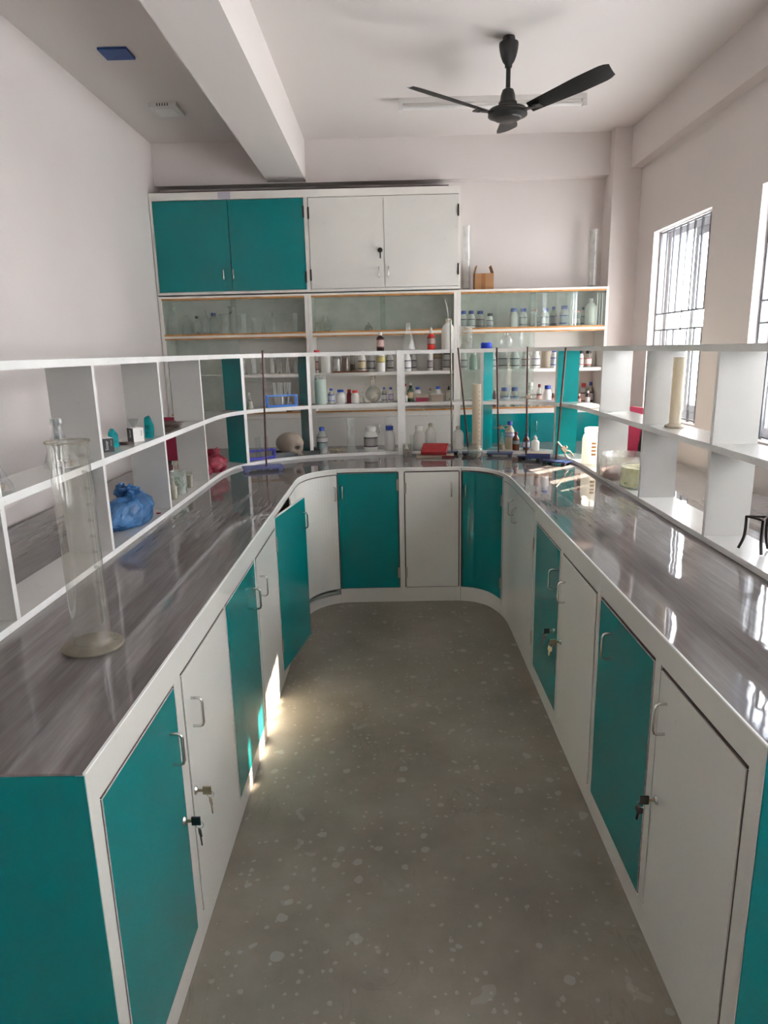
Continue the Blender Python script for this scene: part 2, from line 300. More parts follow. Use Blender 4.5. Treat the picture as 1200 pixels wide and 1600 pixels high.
def lathe(bm, prof, seg=24, cx=0, cy=0, cz=0, cap0=True, cap1=True, mi=0):
    rings = []
    for r, z in prof:
        if r < 1e-5: rings.append([bm.verts.new((cx, cy, cz + z))])
        else: rings.append([bm.verts.new((cx + r * math.cos(2 * PI * k / seg), cy + r * math.sin(2 * PI * k / seg), cz + z)) for k in range(seg)])
    fs = []
    for a, b in zip(rings, rings[1:]):
        for k in range(seg):
            k2 = (k + 1) % seg
            if len(a) == 1 and len(b) == 1: continue
            if len(a) == 1: fs.append(bm.faces.new((a[0], b[k2], b[k])))
            elif len(b) == 1: fs.append(bm.faces.new((a[k], a[k2], b[0])))
            else: fs.append(bm.faces.new((a[k], a[k2], b[k2], b[k])))
    if cap0 and len(rings[0]) > 1: fs.append(bm.faces.new(rings[0][::-1]))
    if cap1 and len(rings[-1]) > 1: fs.append(bm.faces.new(rings[-1]))
    for f in fs: f.material_index = mi
    return fs
def tube(bm, pts, r, seg=10, closed=False, cap=True, mi=0):
    pts = [Vector(p) for p in pts]; n = len(pts); rings = []; up = None
    rr = r if isinstance(r, (list, tuple)) else [r] * n
    for i, p in enumerate(pts):
        t = (pts[(i + 1) % n] - pts[i - 1]) if closed else (pts[min(i + 1, n - 1)] - pts[max(i - 1, 0)])
        t.normalize()
        if up is None:
            up = Vector((0, 0, 1)) if abs(t.z) < 0.9 else Vector((1, 0, 0))
        s = t.cross(up)
        if s.length < 1e-4: s = t.cross(Vector((1, 0, 0)))
        s.normalize(); up = s.cross(t).normalized()
        rings.append([bm.verts.new(p + rr[i] * (math.cos(2 * PI * k / seg) * s + math.sin(2 * PI * k / seg) * up)) for k in range(seg)])
    pairs = list(zip(rings, rings[1:])) + ([(rings[-1], rings[0])] if closed else [])
    fs = []
    for a, b in pairs:
        for k in range(seg): fs.append(bm.faces.new((a[k], a[(k + 1) % seg], b[(k + 1) % seg], b[k])))
    if cap and not closed:
        fs.append(bm.faces.new(rings[0][::-1])); fs.append(bm.faces.new(rings[-1]))
    for f in fs: f.material_index = mi
def catmull(pts, n=6):
    out = []
    P = [pts[0]] + list(pts) + [pts[-1]]
    for i in range(1, len(P) - 2):
        for k in range(n):
            t = k / n; p0, p1, p2, p3 = [Vector((*q, 0)) if len(q) == 2 else Vector(q) for q in P[i - 1:i + 3]]
            v = 0.5 * ((2 * p1) + (-p0 + p2) * t + (2 * p0 - 5 * p1 + 4 * p2 - p3) * t * t + (-p0 + 3 * p1 - 3 * p2 + p3) * t ** 3)
            out.append((v.x, v.y) if len(pts[0]) == 2 else tuple(v))
    out.append(tuple(pts[-1])); return out
class Path:
    """plan curve; d > 0 is away from the aisle"""
    def __init__(s, pts):
        s.p = [Vector(q) for q in pts]; s.L = [0]
        for a, b in zip(s.p, s.p[1:]): s.L.append(s.L[-1] + (b - a).length)
    def at(s, t):
        t = max(0, min(t, s.L[-1])); i = 0
        while i < len(s.p) - 2 and s.L[i + 1] < t: i += 1
        k = (t - s.L[i]) / (s.L[i + 1] - s.L[i]); p = s.p[i].lerp(s.p[i + 1], k)
        return p
    def nrm(s, t):
        a = s.at(t - 0.012); b = s.at(t + 0.012); d = (b - a).normalized(); return Vector((-d.y, d.x))
    def off(s, t, d): return s.at(t) + s.nrm(t) * d
    def find(s, x=None, y=None, side=None):
        best = None
        N = 4000
        for k in range(N + 1):
            t = s.L[-1] * k / N; q = s.at(t)
            if side == 'L' and q.x > -0.3: continue
            if side == 'R' and q.x < 0.3: continue
            if side == 'B' and q.y < 4.0: continue
            e = abs((q.x - x) if x is not None else (q.y - y))
            if best is None or e < best[0]: best = (e, t)
        return best[1]
    def samples(s, a, b):
        ts = [a] + [t for t in s.L if a + 1e-4 < t < b - 1e-4] + [b]; return ts
def strip(bm, path, a, b, d0, d1, z0, z1, front=0, side=0):
    """board following a plan path between arc lengths a..b; front faces (d0) get material index `front`"""
    ts = path.samples(a, b); cols = []
    for t in ts:
        p0 = path.off(t, d0); p1 = path.off(t, d1)
        cols.append([bm.verts.new((p0.x, p0.y, z0)), bm.verts.new((p1.x, p1.y, z0)), bm.verts.new((p1.x, p1.y, z1)), bm.verts.new((p0.x, p0.y, z1))])
    for u, v in zip(cols, cols[1:]):
        for k, mi in ((0, side), (1, side), (2, side), (3, front)):
            f = bm.faces.new((u[k], v[k], v[(k + 1) % 4], u[(k + 1) % 4])); f.material_index = mi
    f = bm.faces.new(cols[0][::-1]); f.material_index = side; f = bm.faces.new(cols[-1]); f.material_index = side
def textmesh(s, size, m, parent=None, depth=0.0006, name='lettering'):
    cu = bpy.data.curves.new('t', 'FONT'); cu.body = s; cu.size = size; cu.extrude = depth / 2; cu.align_x = 'CENTER'; cu.align_y = 'CENTER'; cu.resolution_u = 3
    to = bpy.data.objects.new('t', cu); C.objects.link(to)
    me = bpy.data.meshes.new_from_object(to.evaluated_get(bpy.context.evaluated_depsgraph_get())); bpy.data.objects.remove(to); bpy.data.curves.remove(cu)
    me.materials.clear(); me.materials.append(m)
    o = bpy.data.objects.new(name, me); C.objects.link(o)
    if parent: o.parent = parent
    return o

# ------------------------------------------------------------------ the room
ZC, YB, YN = 3.128, 5.60, -4.2
def room(name, bm, m): return link(name, bm, m, kind='structure')
b = nb(); box(b, XL - 0.2, XR + 0.2, YN - 0.2, YB + 0.2, -0.15, 0.0); room('floor', b, M['floor'])
b = nb(); box(b, XL - 0.2, XR + 0.2, YN - 0.2, YB + 0.2, ZC, ZC + 0.15); room('ceiling', b, M['ceil'])
b = nb(); box(b, XL - 0.2, XL, YN, YB + 0.2, 0, ZC); room('wall_left', b, M['wall'])
b = nb(); box(b, XL, XR, YB, YB + 0.2, 0, ZC); room('wall_back', b, M['wall'])
b = nb(); box(b, XL, XR, YN - 0.2, YN, 0, ZC); room('wall_front', b, M['wall'])
b = nb(); box(b, XR, XR + 0.2, YN, YB + 0.2, 0, WZ0); box(b, XR, XR + 0.2, YN, YB + 0.2, WZ1, ZC)
ys = [YB + 0.2] + [v for a_, b_ in WIN for v in (b_, a_)] + [YN]
for i in range(0, len(ys), 2): box(b, XR, XR + 0.2, ys[i + 1], ys[i], WZ0, WZ1)
room('wall_right', b, M['wall'])
b = nb(); box(b, XL, XR, 5.49, YB, 2.835, ZC); room('trim_1', b, M['wall'])                       # beam along the back wall
b = nb(); box(b, 1.782, XR, YN, 5.40, 2.858, ZC); room('trim_2', b, M['wall'])                     # beam above the windows
b = nb(); box(b, 1.655, XR, 5.40, YB, 0, ZC); room('trim_3', b, M['wall'])                         # corner column
b = nb()                                                                                            # ceiling beam over the left side
for (ya, xa), (yb, xb) in (((YN, -0.06), (5.49, 0.0)),):
    pts = [(-0.835 + xa * 0 + 0.0, ya), (-0.565, ya), (-0.595, yb), (-0.880, yb)]
prism(b, pts, 2.842, ZC); room('trim_4', b, M['ceil'])
b = nb(); box(b, XR + 0.2, XR + 0.60, YN, YB + 0.2, 2.44, 2.52); room('trim_5', b, M['wall'])         # sunshade over the windows, outside
def window(i, y0, y1):
    r = bpy.data.objects.new('window_%d' % i, None); C.objects.link(r); r.location = (XR, (y0 + y1) / 2, WZ0); r['kind'] = 'structure'
    h = WZ1 - WZ0; W = (y1 - y0) / 2
    f = nb()
    for (a, c, z0, z1) in ((-W, -W + 0.045, 0, h), (W - 0.045, W, 0, h), (-W + 0.045, W - 0.045, 0, 0.045), (-W + 0.045, W - 0.045, h - 0.045, h)): box(f, 0.11, 0.185, a, c, z0, z1)
    link('window_frame', f, M['sash'], r)
    # two sliding sashes; on the first window the far one is pushed open behind the near one
    def sash(ya, yb, x, pane=True):
        s = nb(); t = 0.05
        for (a, c, z0, z1) in ((ya, ya + t, 0.045, h - 0.045), (yb - t, yb, 0.045, h - 0.045), (ya + t, yb - t, 0.045, 0.045 + t), (ya + t, yb - t, h - 0.045 - t, h - 0.045)): box(s, x, x + 0.025, a, c, z0, z1)
        so = link('sash', s, M['sash'], r)
        if pane:
            g = nb(); box(g, x + 0.010, x + 0.015, ya + t, yb - t, 0.045 + t, h - 0.045 - t); link('pane', g, M['pattern' if i == 1 else 'frost'], so)
    if i == 1:
        sash(-W + 0.045, 0.03, 0.12)
    else:
        sash(-W + 0.045, 0.03, 0.12); sash(-0.03, W - 0.045, 0.15)
    g = nb(); n = 9; ys_ = [-W + 0.012 + (2 * W - 0.024) * k / (n - 1) for k in range(n)]
    zs = [0.012, 0.585, 0.695, h - 0.05]
    for k, y in enumerate(ys_):
        if k in (0, n - 1, 4): box(g, 0.045, 0.057, y - 0.005, y + 0.005, 0.0, h - 0.006)
        else:
            box(g, 0.047, 0.056, y - 0.0075, y + 0.0075, zs[2], h - 0.006); box(g, 0.047, 0.056, y - 0.0075, y + 0.0075, 0.0, zs[1])
    for z in zs[:3]: box(g, 0.044, 0.058, ys_[0], ys_[-1], z - 0.005, z + 0.005)
    box(g, 0.044, 0.058, ys_[0], ys_[-1], h - 0.02, h - 0.01)
    link('window_grill', g, M['grill'], r)
    return r
for i, (a, c) in enumerate(WIN): window(i + 1, a, c)

# ------------------------------------------------------------------ the U-shaped bench
HT = 0.889
corner = catmull([(-0.557, 3.75), (-0.557, 3.86), (-0.545, 3.975), (-0.505, 4.08), (-0.43, 4.165), (-0.33, 4.212), (-0.22, 4.218)], 5)
corner2 = catmull([(0.36, 4.218), (0.44, 4.212), (0.53, 4.178), (0.605, 4.10), (0.652, 3.98), (0.674, 3.86), (0.679, 3.72)], 5)
bench = Path([(-0.557, 1.066)] + corner + corner2 + [(0.679, 1.12)])
def BL(y): return bench.find(y=y, side='L')
def BR(y): return bench.find(y=y, side='R')
def BB(x): return bench.find(x=x, side='B')
END = bench.L[-1]
# worktop
outer = [(1.78, 1.12), (1.78, 5.285), (-1.675, 5.285), (-1.675, 1.066)]
inner = [tuple(bench.off(t, 0.004)) for t in bench.samples(0, END)]
wt = thing('worktop', 'continuous glossy grey wood-grain worktop of the U-shaped bench', 'worktop')
b = nb(); prism(b, inner + outer, 0.8842, HT); link('slab', b, M['top'], wt)
b = nb(); strip(b, bench, 0, END, -0.0012, 0.004, 0.8848, HT + 0.0002); link('front_edging', b, M['edge'], wt, label='white edging strip')

DZ0, DZ1 = 0.082, 0.800
def on_face(o, path, t, d, z):
    """place an object whose local +x points along the path and +y away from the aisle"""
    p = path.off(t, d); n = path.nrm(t); o.location = (p.x, p.y, z); o.rotation_euler = (0, 0, math.atan2(n.y, n.x) - PI / 2)
def handle_mesh():
    bm = nb(); h, s, r = 0.042, 0.030, 0.0042
    pts = [(0, 0, h), (0, -s + 0.010, h), (0, -s + 0.003, h - 0.003), (0, -s, h - 0.011), (0, -s, -h + 0.011), (0, -s + 0.003, -h + 0.003), (0, -s + 0.010, -h), (0, 0, -h)]
    tube(bm, pts, r, 10); return bm
def add_handle(door, path, t, z, inv):
    o = link('handle', handle_mesh(), M['chrome'], None, True, 'bent chrome wire handle'); on_face(o, path, t, 0.0, z)
    mw = o.matrix_basis.copy() if False else Matrix.LocRotScale(o.location, o.rotation_euler, None)
    o.matrix_basis = inv @ mw; o.parent = door
def add_hinge(door, path, t, z, inv):
    bm = nb(); box(bm, -0.006, 0.006, -0.004, 0.006, -0.035, 0.035); o = link('hinge', bm, M['steel'], None); on_face(o, path, t, 0.0, z)
    o.matrix_basis = inv @ Matrix.LocRotScale(o.location, o.rotation_euler, None); o.parent = door
def add_lock(door, path, t, z, inv):
    bm = nb(); lathe(bm, [(0.012, 0), (0.012, 0.003), (0.009, 0.006), (0.007, 0.008), (0.0, 0.008)], 20)
    xform(bm, Matrix.Rotation(PI / 2, 4, 'X')); o = link('lock', bm, M['chrome'], None, True); on_face(o, path, t, 0.0, z)
    o.matrix_basis = inv @ Matrix.LocRotScale(o.location, o.rotation_euler, None); o.parent = door
def cabinet(label, a, e, doors, top=0.808, back=False, holes=None):
    """a..e arc range of the unit; doors: (a, e, z0, z1, colour, handles, hinge side, lock, open angle)"""
    mid = bench.off((a + e) / 2, 0.25); root = thing('base_cabinet', label, 'cabinet', (mid.x, mid.y, 0))
    inv = Matrix.Translation(-Vector((mid.x, mid.y, 0)))
    def P(name, bm, m, **k):
        xform(bm, inv); return link(name, bm, m, root, **k)
    bm = nb(); D = 0.40
    strip(bm, bench, a + 0.001, a + 0.018, 0.020, D, 0.02, 0.8835); strip(bm, bench, e - 0.018, e - 0.001, 0.020, D, 0.02, 0.8835)
    strip(bm, bench, a + 0.018, e - 0.018, D - 0.012, D, 0.02, 0.8835); strip(bm, bench, a + 0.018, e - 0.018, 0.020, D - 0.012, 0.06, 0.076)
    strip(bm, bench, a + 0.018, e - 0.018, 0.020, D - 0.012, 0.848, 0.8835)
    P('carcass', bm, M['carc'])
    bm = nb(); zk = min(d[2] for d in doors) - 0.004
    cuts = sorted((d[0] - 0.0075, d[1] + 0.0075) for d in doors)
    strip(bm, bench, a, e, 0.0, 0.018, 0.0, zk)
    strip(bm, bench, a, e, 0.0, 0.018, top, 0.8840)
    edges = [a] + [v for c in cuts for v in c] + [e]
    for k in range(0, len(edges), 2):
        if edges[k + 1] - edges[k] > 0.004: strip(bm, bench, edges[k], edges[k + 1], 0.0, 0.018, zk, top)
    P('face_frame', bm, M['edge'] if False else M['white'])
    bm = nb()
    for (da, de, z0, z1, *_r) in doors:                                   # dark raw edge seen in the gap round each door
        for (u, v, p, q) in ((da - 0.0075, da - 0.001, z0, z1), (de + 0.0008, de + 0.0075, z0, z1), (da, de, z1 + 0.0008, z1 + 0.0072), (da, de, z0 - 0.0038, z0 - 0.0008)):
            strip(bm, bench, u, v, 0.0012, 0.017, p, q)
    P('door_gap_edging', bm, M['dark'])
    for (da, de, z0, z1, col, hs, hinge, locks, ang) in doors:
        bm = nb()
        if ang:
            sub = bench; hp = bench.off(da, 0.0)
            strip(bm, bench, da, de, -0.002, 0.014, z0, z1, 0, 1)
            R_ = Matrix.Translation((hp.x, hp.y, 0)) @ Matrix.Rotation(-ang, 4, 'Z') @ Matrix.Translation((-hp.x, -hp.y, 0))
            xform(bm, R_)
        else:
            R_ = Matrix.Identity(4); strip(bm, bench, da, de, -0.0015, 0.0145, z0, z1, 0, 1)
        xform(bm, inv)
        d = link('door', bm, [M[col], M['white'] if col == 'white' else M['edge']], root, label=('teal' if col == 'teal' else 'white') + (' door standing ajar' if ang else ' laminate door'))
        for (ht, hz) in hs: add_handle(d, bench, ht, hz, inv @ R_)
        for (lt, lz) in locks: add_lock(d, bench, lt, lz, inv @ R_)
        for (gt, gz) in hinge: add_hinge(d, bench, gt, gz, inv @ R_)
    return root
def L_(*ys_): return [BL(y) for y in ys_]
DL = lambda y0, y1, col, hy, hz, hinge=(), lock=(), ang=0, z0=DZ0, z1=DZ1: (BL(y0), BL(y1), z0, z1, col, [(BL(hy), hz)], [(BL(y), z) for y, z in hinge], [(BL(y), z) for y, z in lock], ang)
DR = lambda y0, y1, col, hys, hinge=(), lock=(), z0=DZ0, z1=DZ1: (BR(y1), BR(y0), z0, z1, col, [(BR(y), z) for y, z in hys], [(BR(y), z) for y, z in hinge], [(BR(y), z) for y, z in lock], 0)
cabinet('near left base cabinet with teal and white door, keys hanging in both locks', 0, BL(2.088),
        [DL(1.115, 1.548, 'teal', 1.49, 0.665, lock=[(1.52, 0.438)]), DL(1.612, 2.075, 'white', 1.668, 0.665, lock=[(1.632, 0.448)])])
cabinet('middle left base cabinet with teal door and white door, sun patch at its foot', BL(2.089), BL(3.104),
        [DL(2.102, 2.582, 'teal', 2.525, 0.668), DL(2.620, 3.090, 'white', 2.675, 0.668)])
sC = bench.find(x=-0.350, side='B')
cabinet('left corner base cabinet with open teal door and curved white door', BL(3.105), sC + 0.004,
        [(BL(3.112), BL(3.585), 0.062, 0.848, 'teal', [(BL(3.53), 0.735)], [(BL(3.112), 0.72), (BL(3.112), 0.2)], [], math.radians(10)),
         (BL(3.615), sC, 0.10, 0.850, 'white', [(sC - 0.018, 0.735)], [], [], 0)], top=0.856)
cabinet('base cabinet at the far end of the aisle with flat teal and white doors', sC + 0.005, BB(0.434),
        [(sC + 0.008, BB(0.036), 0.10, 0.858, 'teal', [(BB(-0.318), 0.74)], [(BB(0.034), 0.78), (BB(0.034), 0.2)], [], 0),
         (BB(0.082), BB(0.420), 0.10, 0.858, 'white', [(BB(0.372), 0.745)], [(BB(0.084), 0.76), (BB(0.084), 0.2)], [], 0)], top=0.8665)
cabinet('right corner base cabinet with dark curved teal door', BB(0.435), BR(3.952),
        [(BB(0.446), BR(3.965), 0.10, 0.858, 'teal', [(BB(0.468), 0.74)], [(BR(3.975), 0.72), (BR(3.975), 0.2)], [], 0)], top=0.8665)
cabinet('far right base cabinet with one tall plain white door', BR(3.951), BR(3.122),
        [DR(3.165, 3.940, 'white', [(3.72, 0.735), (3.62, 0.715)], hinge=[(3.17, 0.68), (3.17, 0.2)], z0=0.06, z1=0.842)], top=0.846)
cabinet('middle right base cabinet, teal and white doors with keys hanging between', BR(3.121), BR(2.126),
        [DR(2.655, 3.105, 'teal', [(2.715, 0.66)], lock=[(2.70, 0.435)]), DR(2.158, 2.608, 'white', [(2.555, 0.66)], lock=[(2.59, 0.433)])], top=0.808)
cabinet('near right base cabinet with teal door and wide gapped white door', BR(2.125), END,
        [DR(1.650, 2.108, 'teal', [(1.985, 0.69)]), DR(1.178, 1.600, 'white', [(1.552, 0.69)], lock=[(1.565, 0.447)])], top=0.812)
# outer carcasses of the bench and its end panels
b = nb(); box(b, -1.66, -1.10, 1.085, 4.68, 0, 0.8835); tag(link('cabinet_run', b, M['white']), 'white cabinet run under the left outer worktop, behind the shelf', 'cabinet')
b = nb(); box(b, 1.20, 1.765, 1.14, 4.68, 0, 0.8835); tag(link('cabinet_run', b, M['white']), 'white cabinet run under the right outer worktop, towards the windows', 'cabinet')
b = nb(); box(b, -1.66, 1.765, 4.70, 5.27, 0, 0.8835); tag(link('cabinet_run', b, M['white']), 'white cabinet run under the far outer worktop, before the storage wall', 'cabinet')
b = nb(); box(b, -1.675, -0.559, 1.064, 1.082, 0, 0.8835, bev=0.0012); tag(link('end_panel', b, M['teal']), 'dark teal end panel closing the left bench arm', 'panel')
b = nb(); box(b, 0.681, 1.78, 1.118, 1.136, 0, 0.8835, bev=0.0012); tag(link('end_panel', b, M['teal']), 'teal end panel closing the right bench arm', 'panel')

# ------------------------------------------------------------------ open shelf standing on the bench
scurve = catmull([(-1.035, 3.70), (-1.035, 3.92), (-1.025, 4.12), (-0.985, 4.30), (-0.89, 4.46), (-0.75, 4.58), (-0.55, 4.69), (-0.30, 4.75), (0, 4.78), (0.30, 4.79), (0.55, 4.77), (0.75, 4.725), (0.92, 4.65), (1.05, 4.53), (1.125, 4.36), (1.152, 4.15), (1.155, 3.92), (1.155, 3.70)], 5)
shelf = Path([(-1.035, 1.068)] + scurve + [(1.155, 1.122)])
SD = 0.165
sh = thing('bench_shelf', 'two-tier white open shelf following the whole U of the bench', 'shelf', (0, 0, HT))
inv = Matrix.Translation((0, 0, -HT))
ZB, ZM, ZT = 0.911, 1.2525, 1.605
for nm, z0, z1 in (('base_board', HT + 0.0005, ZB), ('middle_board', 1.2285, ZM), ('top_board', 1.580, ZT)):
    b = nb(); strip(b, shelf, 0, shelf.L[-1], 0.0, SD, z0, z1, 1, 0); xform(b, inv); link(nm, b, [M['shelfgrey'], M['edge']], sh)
def divider(t, col, th=0.020, d0=0.001, d1=SD - 0.002, ang=0.0):
    p = shelf.at(t); n = shelf.nrm(t); n.rotate(Matrix.Rotation(ang, 2)); s = Vector((-n.y, n.x)) * th / 2
    for z0, z1 in ((ZB, 1.2285), (ZM, 1.580)):
        b = nb(); q = [p + n * d0 - s, p + n * d0 + s, p + n * d1 + s, p + n * d1 - s]
        a = [b.verts.new((v.x, v.y, z0)) for v in q]; c = [b.verts.new((v.x, v.y, z1)) for v in q]
        for i in range(4):
            f = b.faces.new((a[i], a[(i + 1) % 4], c[(i + 1) % 4], c[i])); f.material_index = 1 if i == 0 else 0
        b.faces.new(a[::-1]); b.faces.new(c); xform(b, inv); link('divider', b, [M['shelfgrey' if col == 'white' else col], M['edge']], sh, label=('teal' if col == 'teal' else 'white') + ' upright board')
def SLy(y): return shelf.find(y=y, side='L')
def SRy(y): return shelf.find(y=y, side='R')
def SBx(x): return shelf.find(x=x, side='B')
for y in (1.08, 1.75, 2.415, 3.10, 3.785): divider(SLy(y), 'white')
for y in (1.14, 1.79, 2.46, 3.135, 3.80): divider(SRy(y), 'white')
divider(SBx(-0.935), 'teal', 0.026); divider(SBx(-0.55), 'teal', 0.024, ang=0.1)
divider(SBx(0.630), 'teal', 0.024, ang=-0.35); divider(SBx(1.075), 'teal', 0.022, ang=-0.15)
b = nb(); t = SBx(0.075); strip(b, shelf, t - 0.027, t + 0.027, -0.012, 0.0, HT + 0.0005, ZT + 0.0005); xform(b, inv); link('post', b, M['edge'], sh, label='wide white post in front of the boards')
b = nb(); t = SBx(0.075); strip(b, shelf, t - 0.01, t + 0.01, 0.002, SD - 0.003, ZB, 1.2285); strip(b, shelf, t - 0.01, t + 0.01, 0.002, SD - 0.003, ZM, 1.58); xform(b, inv); link('divider', b, M['white'], sh)

# ------------------------------------------------------------------ storage wall at the back
YF, YD = 5.31, 5.585
def flat_door(root, x0, x1, z0, z1, col, hx, hz, hinges=(), lock=None, label=None):
    bm = nb(); box(bm, x0, x1, YF - 0.004, YF + 0.012, z0, z1, bev=0.001); d = link('door', bm, M[col], root, label=label)
    hb = handle_mesh(); hs = Matrix.Translation((hx, YF - 0.004, hz)) @ Matrix.Scale(0.85, 4); xform(hb, hs); link('handle', hb, M['chrome'], d, True)
    for hxx, hzz in hinges:
        bm = nb(); box(bm, hxx - 0.006, hxx + 0.006, YF - 0.009, YF + 0.004, hzz - 0.04, hzz + 0.04); link('hinge', bm, M['iron'], d)
    if lock:
        bm = nb(); lathe(bm, [(0.018, 0), (0.018, 0.004), (0.012, 0.008), (0, 0.008)], 16); xform(bm, Matrix.Translation((lock[0], YF - 0.004, lock[1])) @ Matrix.Rotation(PI / 2, 4, 'X')); link('lock', bm, M['iron'], d, True)
    return d
ZU0, ZU1 = 2.040, 2.750
up = thing('wall_cabinet', 'high wide cabinet with two teal and two white doors, just under the beam', 'cabinet', (0, 0, 0))
b = nb(); box(b, -1.72, 0.535, YF + 0.02, YD, ZU0 + 0.004, ZU1 - 0.004); link('carcass', b, M['case'], up)
b = nb()
for (x0, x1, z0, z1) in ((-1.724, 0.537, 2.698, ZU1), (-1.724, 0.537, ZU0 + 0.003, 2.060), (-1.724, -1.705, 2.06, 2.698), (-0.602, -0.573, 2.06, 2.698), (0.520, 0.537, 2.06, 2.698)): box(b, x0, x1, YF, YF + 0.02, z0, z1)
link('face_frame', b, M['case'], up)
b = nb(); box(b, -1.22, -1.13, YF - 0.001, YF, 2.70, 2.747); link('tape_patch', b, mat('pale_lilac_tape', (0.45, 0.42, 0.50), 0.5), up, label='pale lilac patch on the top rail')
b = nb(); box(b, -1.66, 0.45, YF + 0.004, YD, ZU1 - 0.002, ZU1 + 0.008); link('top_board', b, M['dark'], up)  # dark sheet painting in the shadowed gap between cabinet and beam
flat_door(up, -1.703, -1.1585, 2.064, 2.692, 'teal', -1.212, 2.178)
flat_door(up, -1.1545, -0.606, 2.064, 2.692, 'teal', -1.140, 2.180, [(-0.607, 2.60), (-0.607, 2.15)])
flat_door(up, -0.569, -0.026, 2.064, 2.694, 'white', -0.066, 2.170, [(-0.570, 2.591), (-0.570, 2.162)], (-0.053, 2.325))
flat_door(up, -0.022, 0.519, 2.064, 2.694, 'white', 0.005, 2.174, [(0.519, 2.587), (0.519, 2.182)])
cs = thing('storage_case', 'wall-wide case of glazed shelves full of bottles and glassware', 'display case', (0, 0, 0))
BAY = [(-1.70, -0.628), (-0.578, 0.490), (0.540, 1.622)]
b = nb(); box(b, -1.724, 1.640, YD - 0.012, YD, 0.0, 2.033); link('back_panel', b, M['case'], cs)
b = nb(); box(b, -1.724, 1.640, YF, YD - 0.012, 2.018, 2.033); link('top_board', b, M['case'], cs)
for x0, x1 in ((-1.724, -1.70), (-0.628, -0.603), (-0.602, -0.578), (0.490, 0.514), (0.515, 0.540), (1.622, 1.640)):
    b = nb(); box(b, x0, x1, YF, YD - 0.012, 0.0, 2.018); link('upright', b, M['case'], cs)
for x0, x1 in BAY:
    for z, nm, dep in ((1.752, 'shelf_board', 0), (1.447, 'shelf_board', 0.02), (1.155, 'shelf_board', 0)):
        b = nb(); th = 0.024
        box(b, x0, x1, YF + dep, YD - 0.012, z - th, z); so = link(nm, b, M['case'], cs)
        if z != 1.447:
            b = nb(); box(b, x0, x1, YF - 0.004, YF, z - 0.006, z + 0.006)
            if z > 1.7: box(b, x0, x1, YF - 0.004, YF, z - 0.034, z - 0.024)
            link('wooden_runner', b, M['orange'], so, label='bare orange-brown wooden edge')
    b = nb(); box(b, x0, x1, YF, YF + 0.012, 2.005, 2.018); link('wooden_runner', b, M['orange'], cs)
    b = nb(); xm = (x0 + x1) / 2
    box(b, x0 + 0.002, xm + 0.02, YF + 0.014, YF + 0.017, 1.758, 2.004); box(b, xm - 0.02, x1 - 0.002, YF + 0.006, YF + 0.009, 1.758, 2.004)
    link('sliding_glass', b, M['pane'], cs, label='dusty sliding glass pane')
for x0, x1 in (BAY[0], BAY[2]):
    b = nb(); xm = (x0 + x1) / 2
    box(b, x0 + 0.002, xm + 0.02, YF + 0.014, YF + 0.017, 1.162, 1.717); link('sliding_glass', b, M['pane'], cs, label='dusty sliding glass pane')
# lower doors
for x0, x1 in BAY:
    for q in ((YF + 0.001, 1.110, 1.130), (YF, 0.0, 0.06)):
        b = nb(); box(b, x0, x1, q[0], YF + 0.02, q[1], q[2]); link('face_rail', b, M['case'], cs)
LD = [(-1.698, -1.166, 'white', -1.21), (-1.162, -0.632, 'white', -1.12), (-0.576, -0.048, 'white', -0.09), (-0.044, 0.488, 'white', 0.0), (0.542, 1.078, 'teal', 1.051), (1.082, 1.620, 'teal', 1.126)]
for x0, x1, col, hx in LD:
    flat_door(cs, x0, x1, 0.064, 1.108, col, hx, 1.015, [(-0.634, 0.98)] if x1 == -0.632 else ())

# ------------------------------------------------------------------ bottles and glassware
def prof_bottle(kind, r, h):
    if kind == 'jar':      # wide-mouth plastic jar, cap on top
        return [(0, 0), (r * .94, 0), (r, h * .03), (r, h * .58), (r * .93, h * .66), (r * .70, h * .78), (r * .66, h * .80), (r * .66, h * .84)], (r * .74, h * .82, h)
    if kind == 'narrow':
        return [(0, 0), (r * .94, 0), (r, h * .03), (r, h * .60), (r * .9, h * .68), (r * .5, h * .80), (r * .42, h * .84), (r * .42, h * .88)], (r * .52, h * .86, h)
    if kind == 'dropper':
        return [(0, 0), (r * .94, 0), (r, h * .03), (r, h * .55), (r * .85, h * .63), (r * .45, h * .70), (r * .42, h * .74)], (r * .50, h * .72, h * .86)
    if kind == 'straight':
        return [(0, 0), (r * .97, 0), (r, h * .02), (r, h * .84), (r * .94, h * .86)], (r * 1.0, h * .85, h)
    if kind == 'wash':
        return [(0, 0), (r * .95, 0), (r, h * .03), (r, h * .55), (r * .93, h * .66), (r * .70, h * .76), (r * .36, h * .82), (r * .33, h * .85)], (r * .40, h * .84, h * .96)
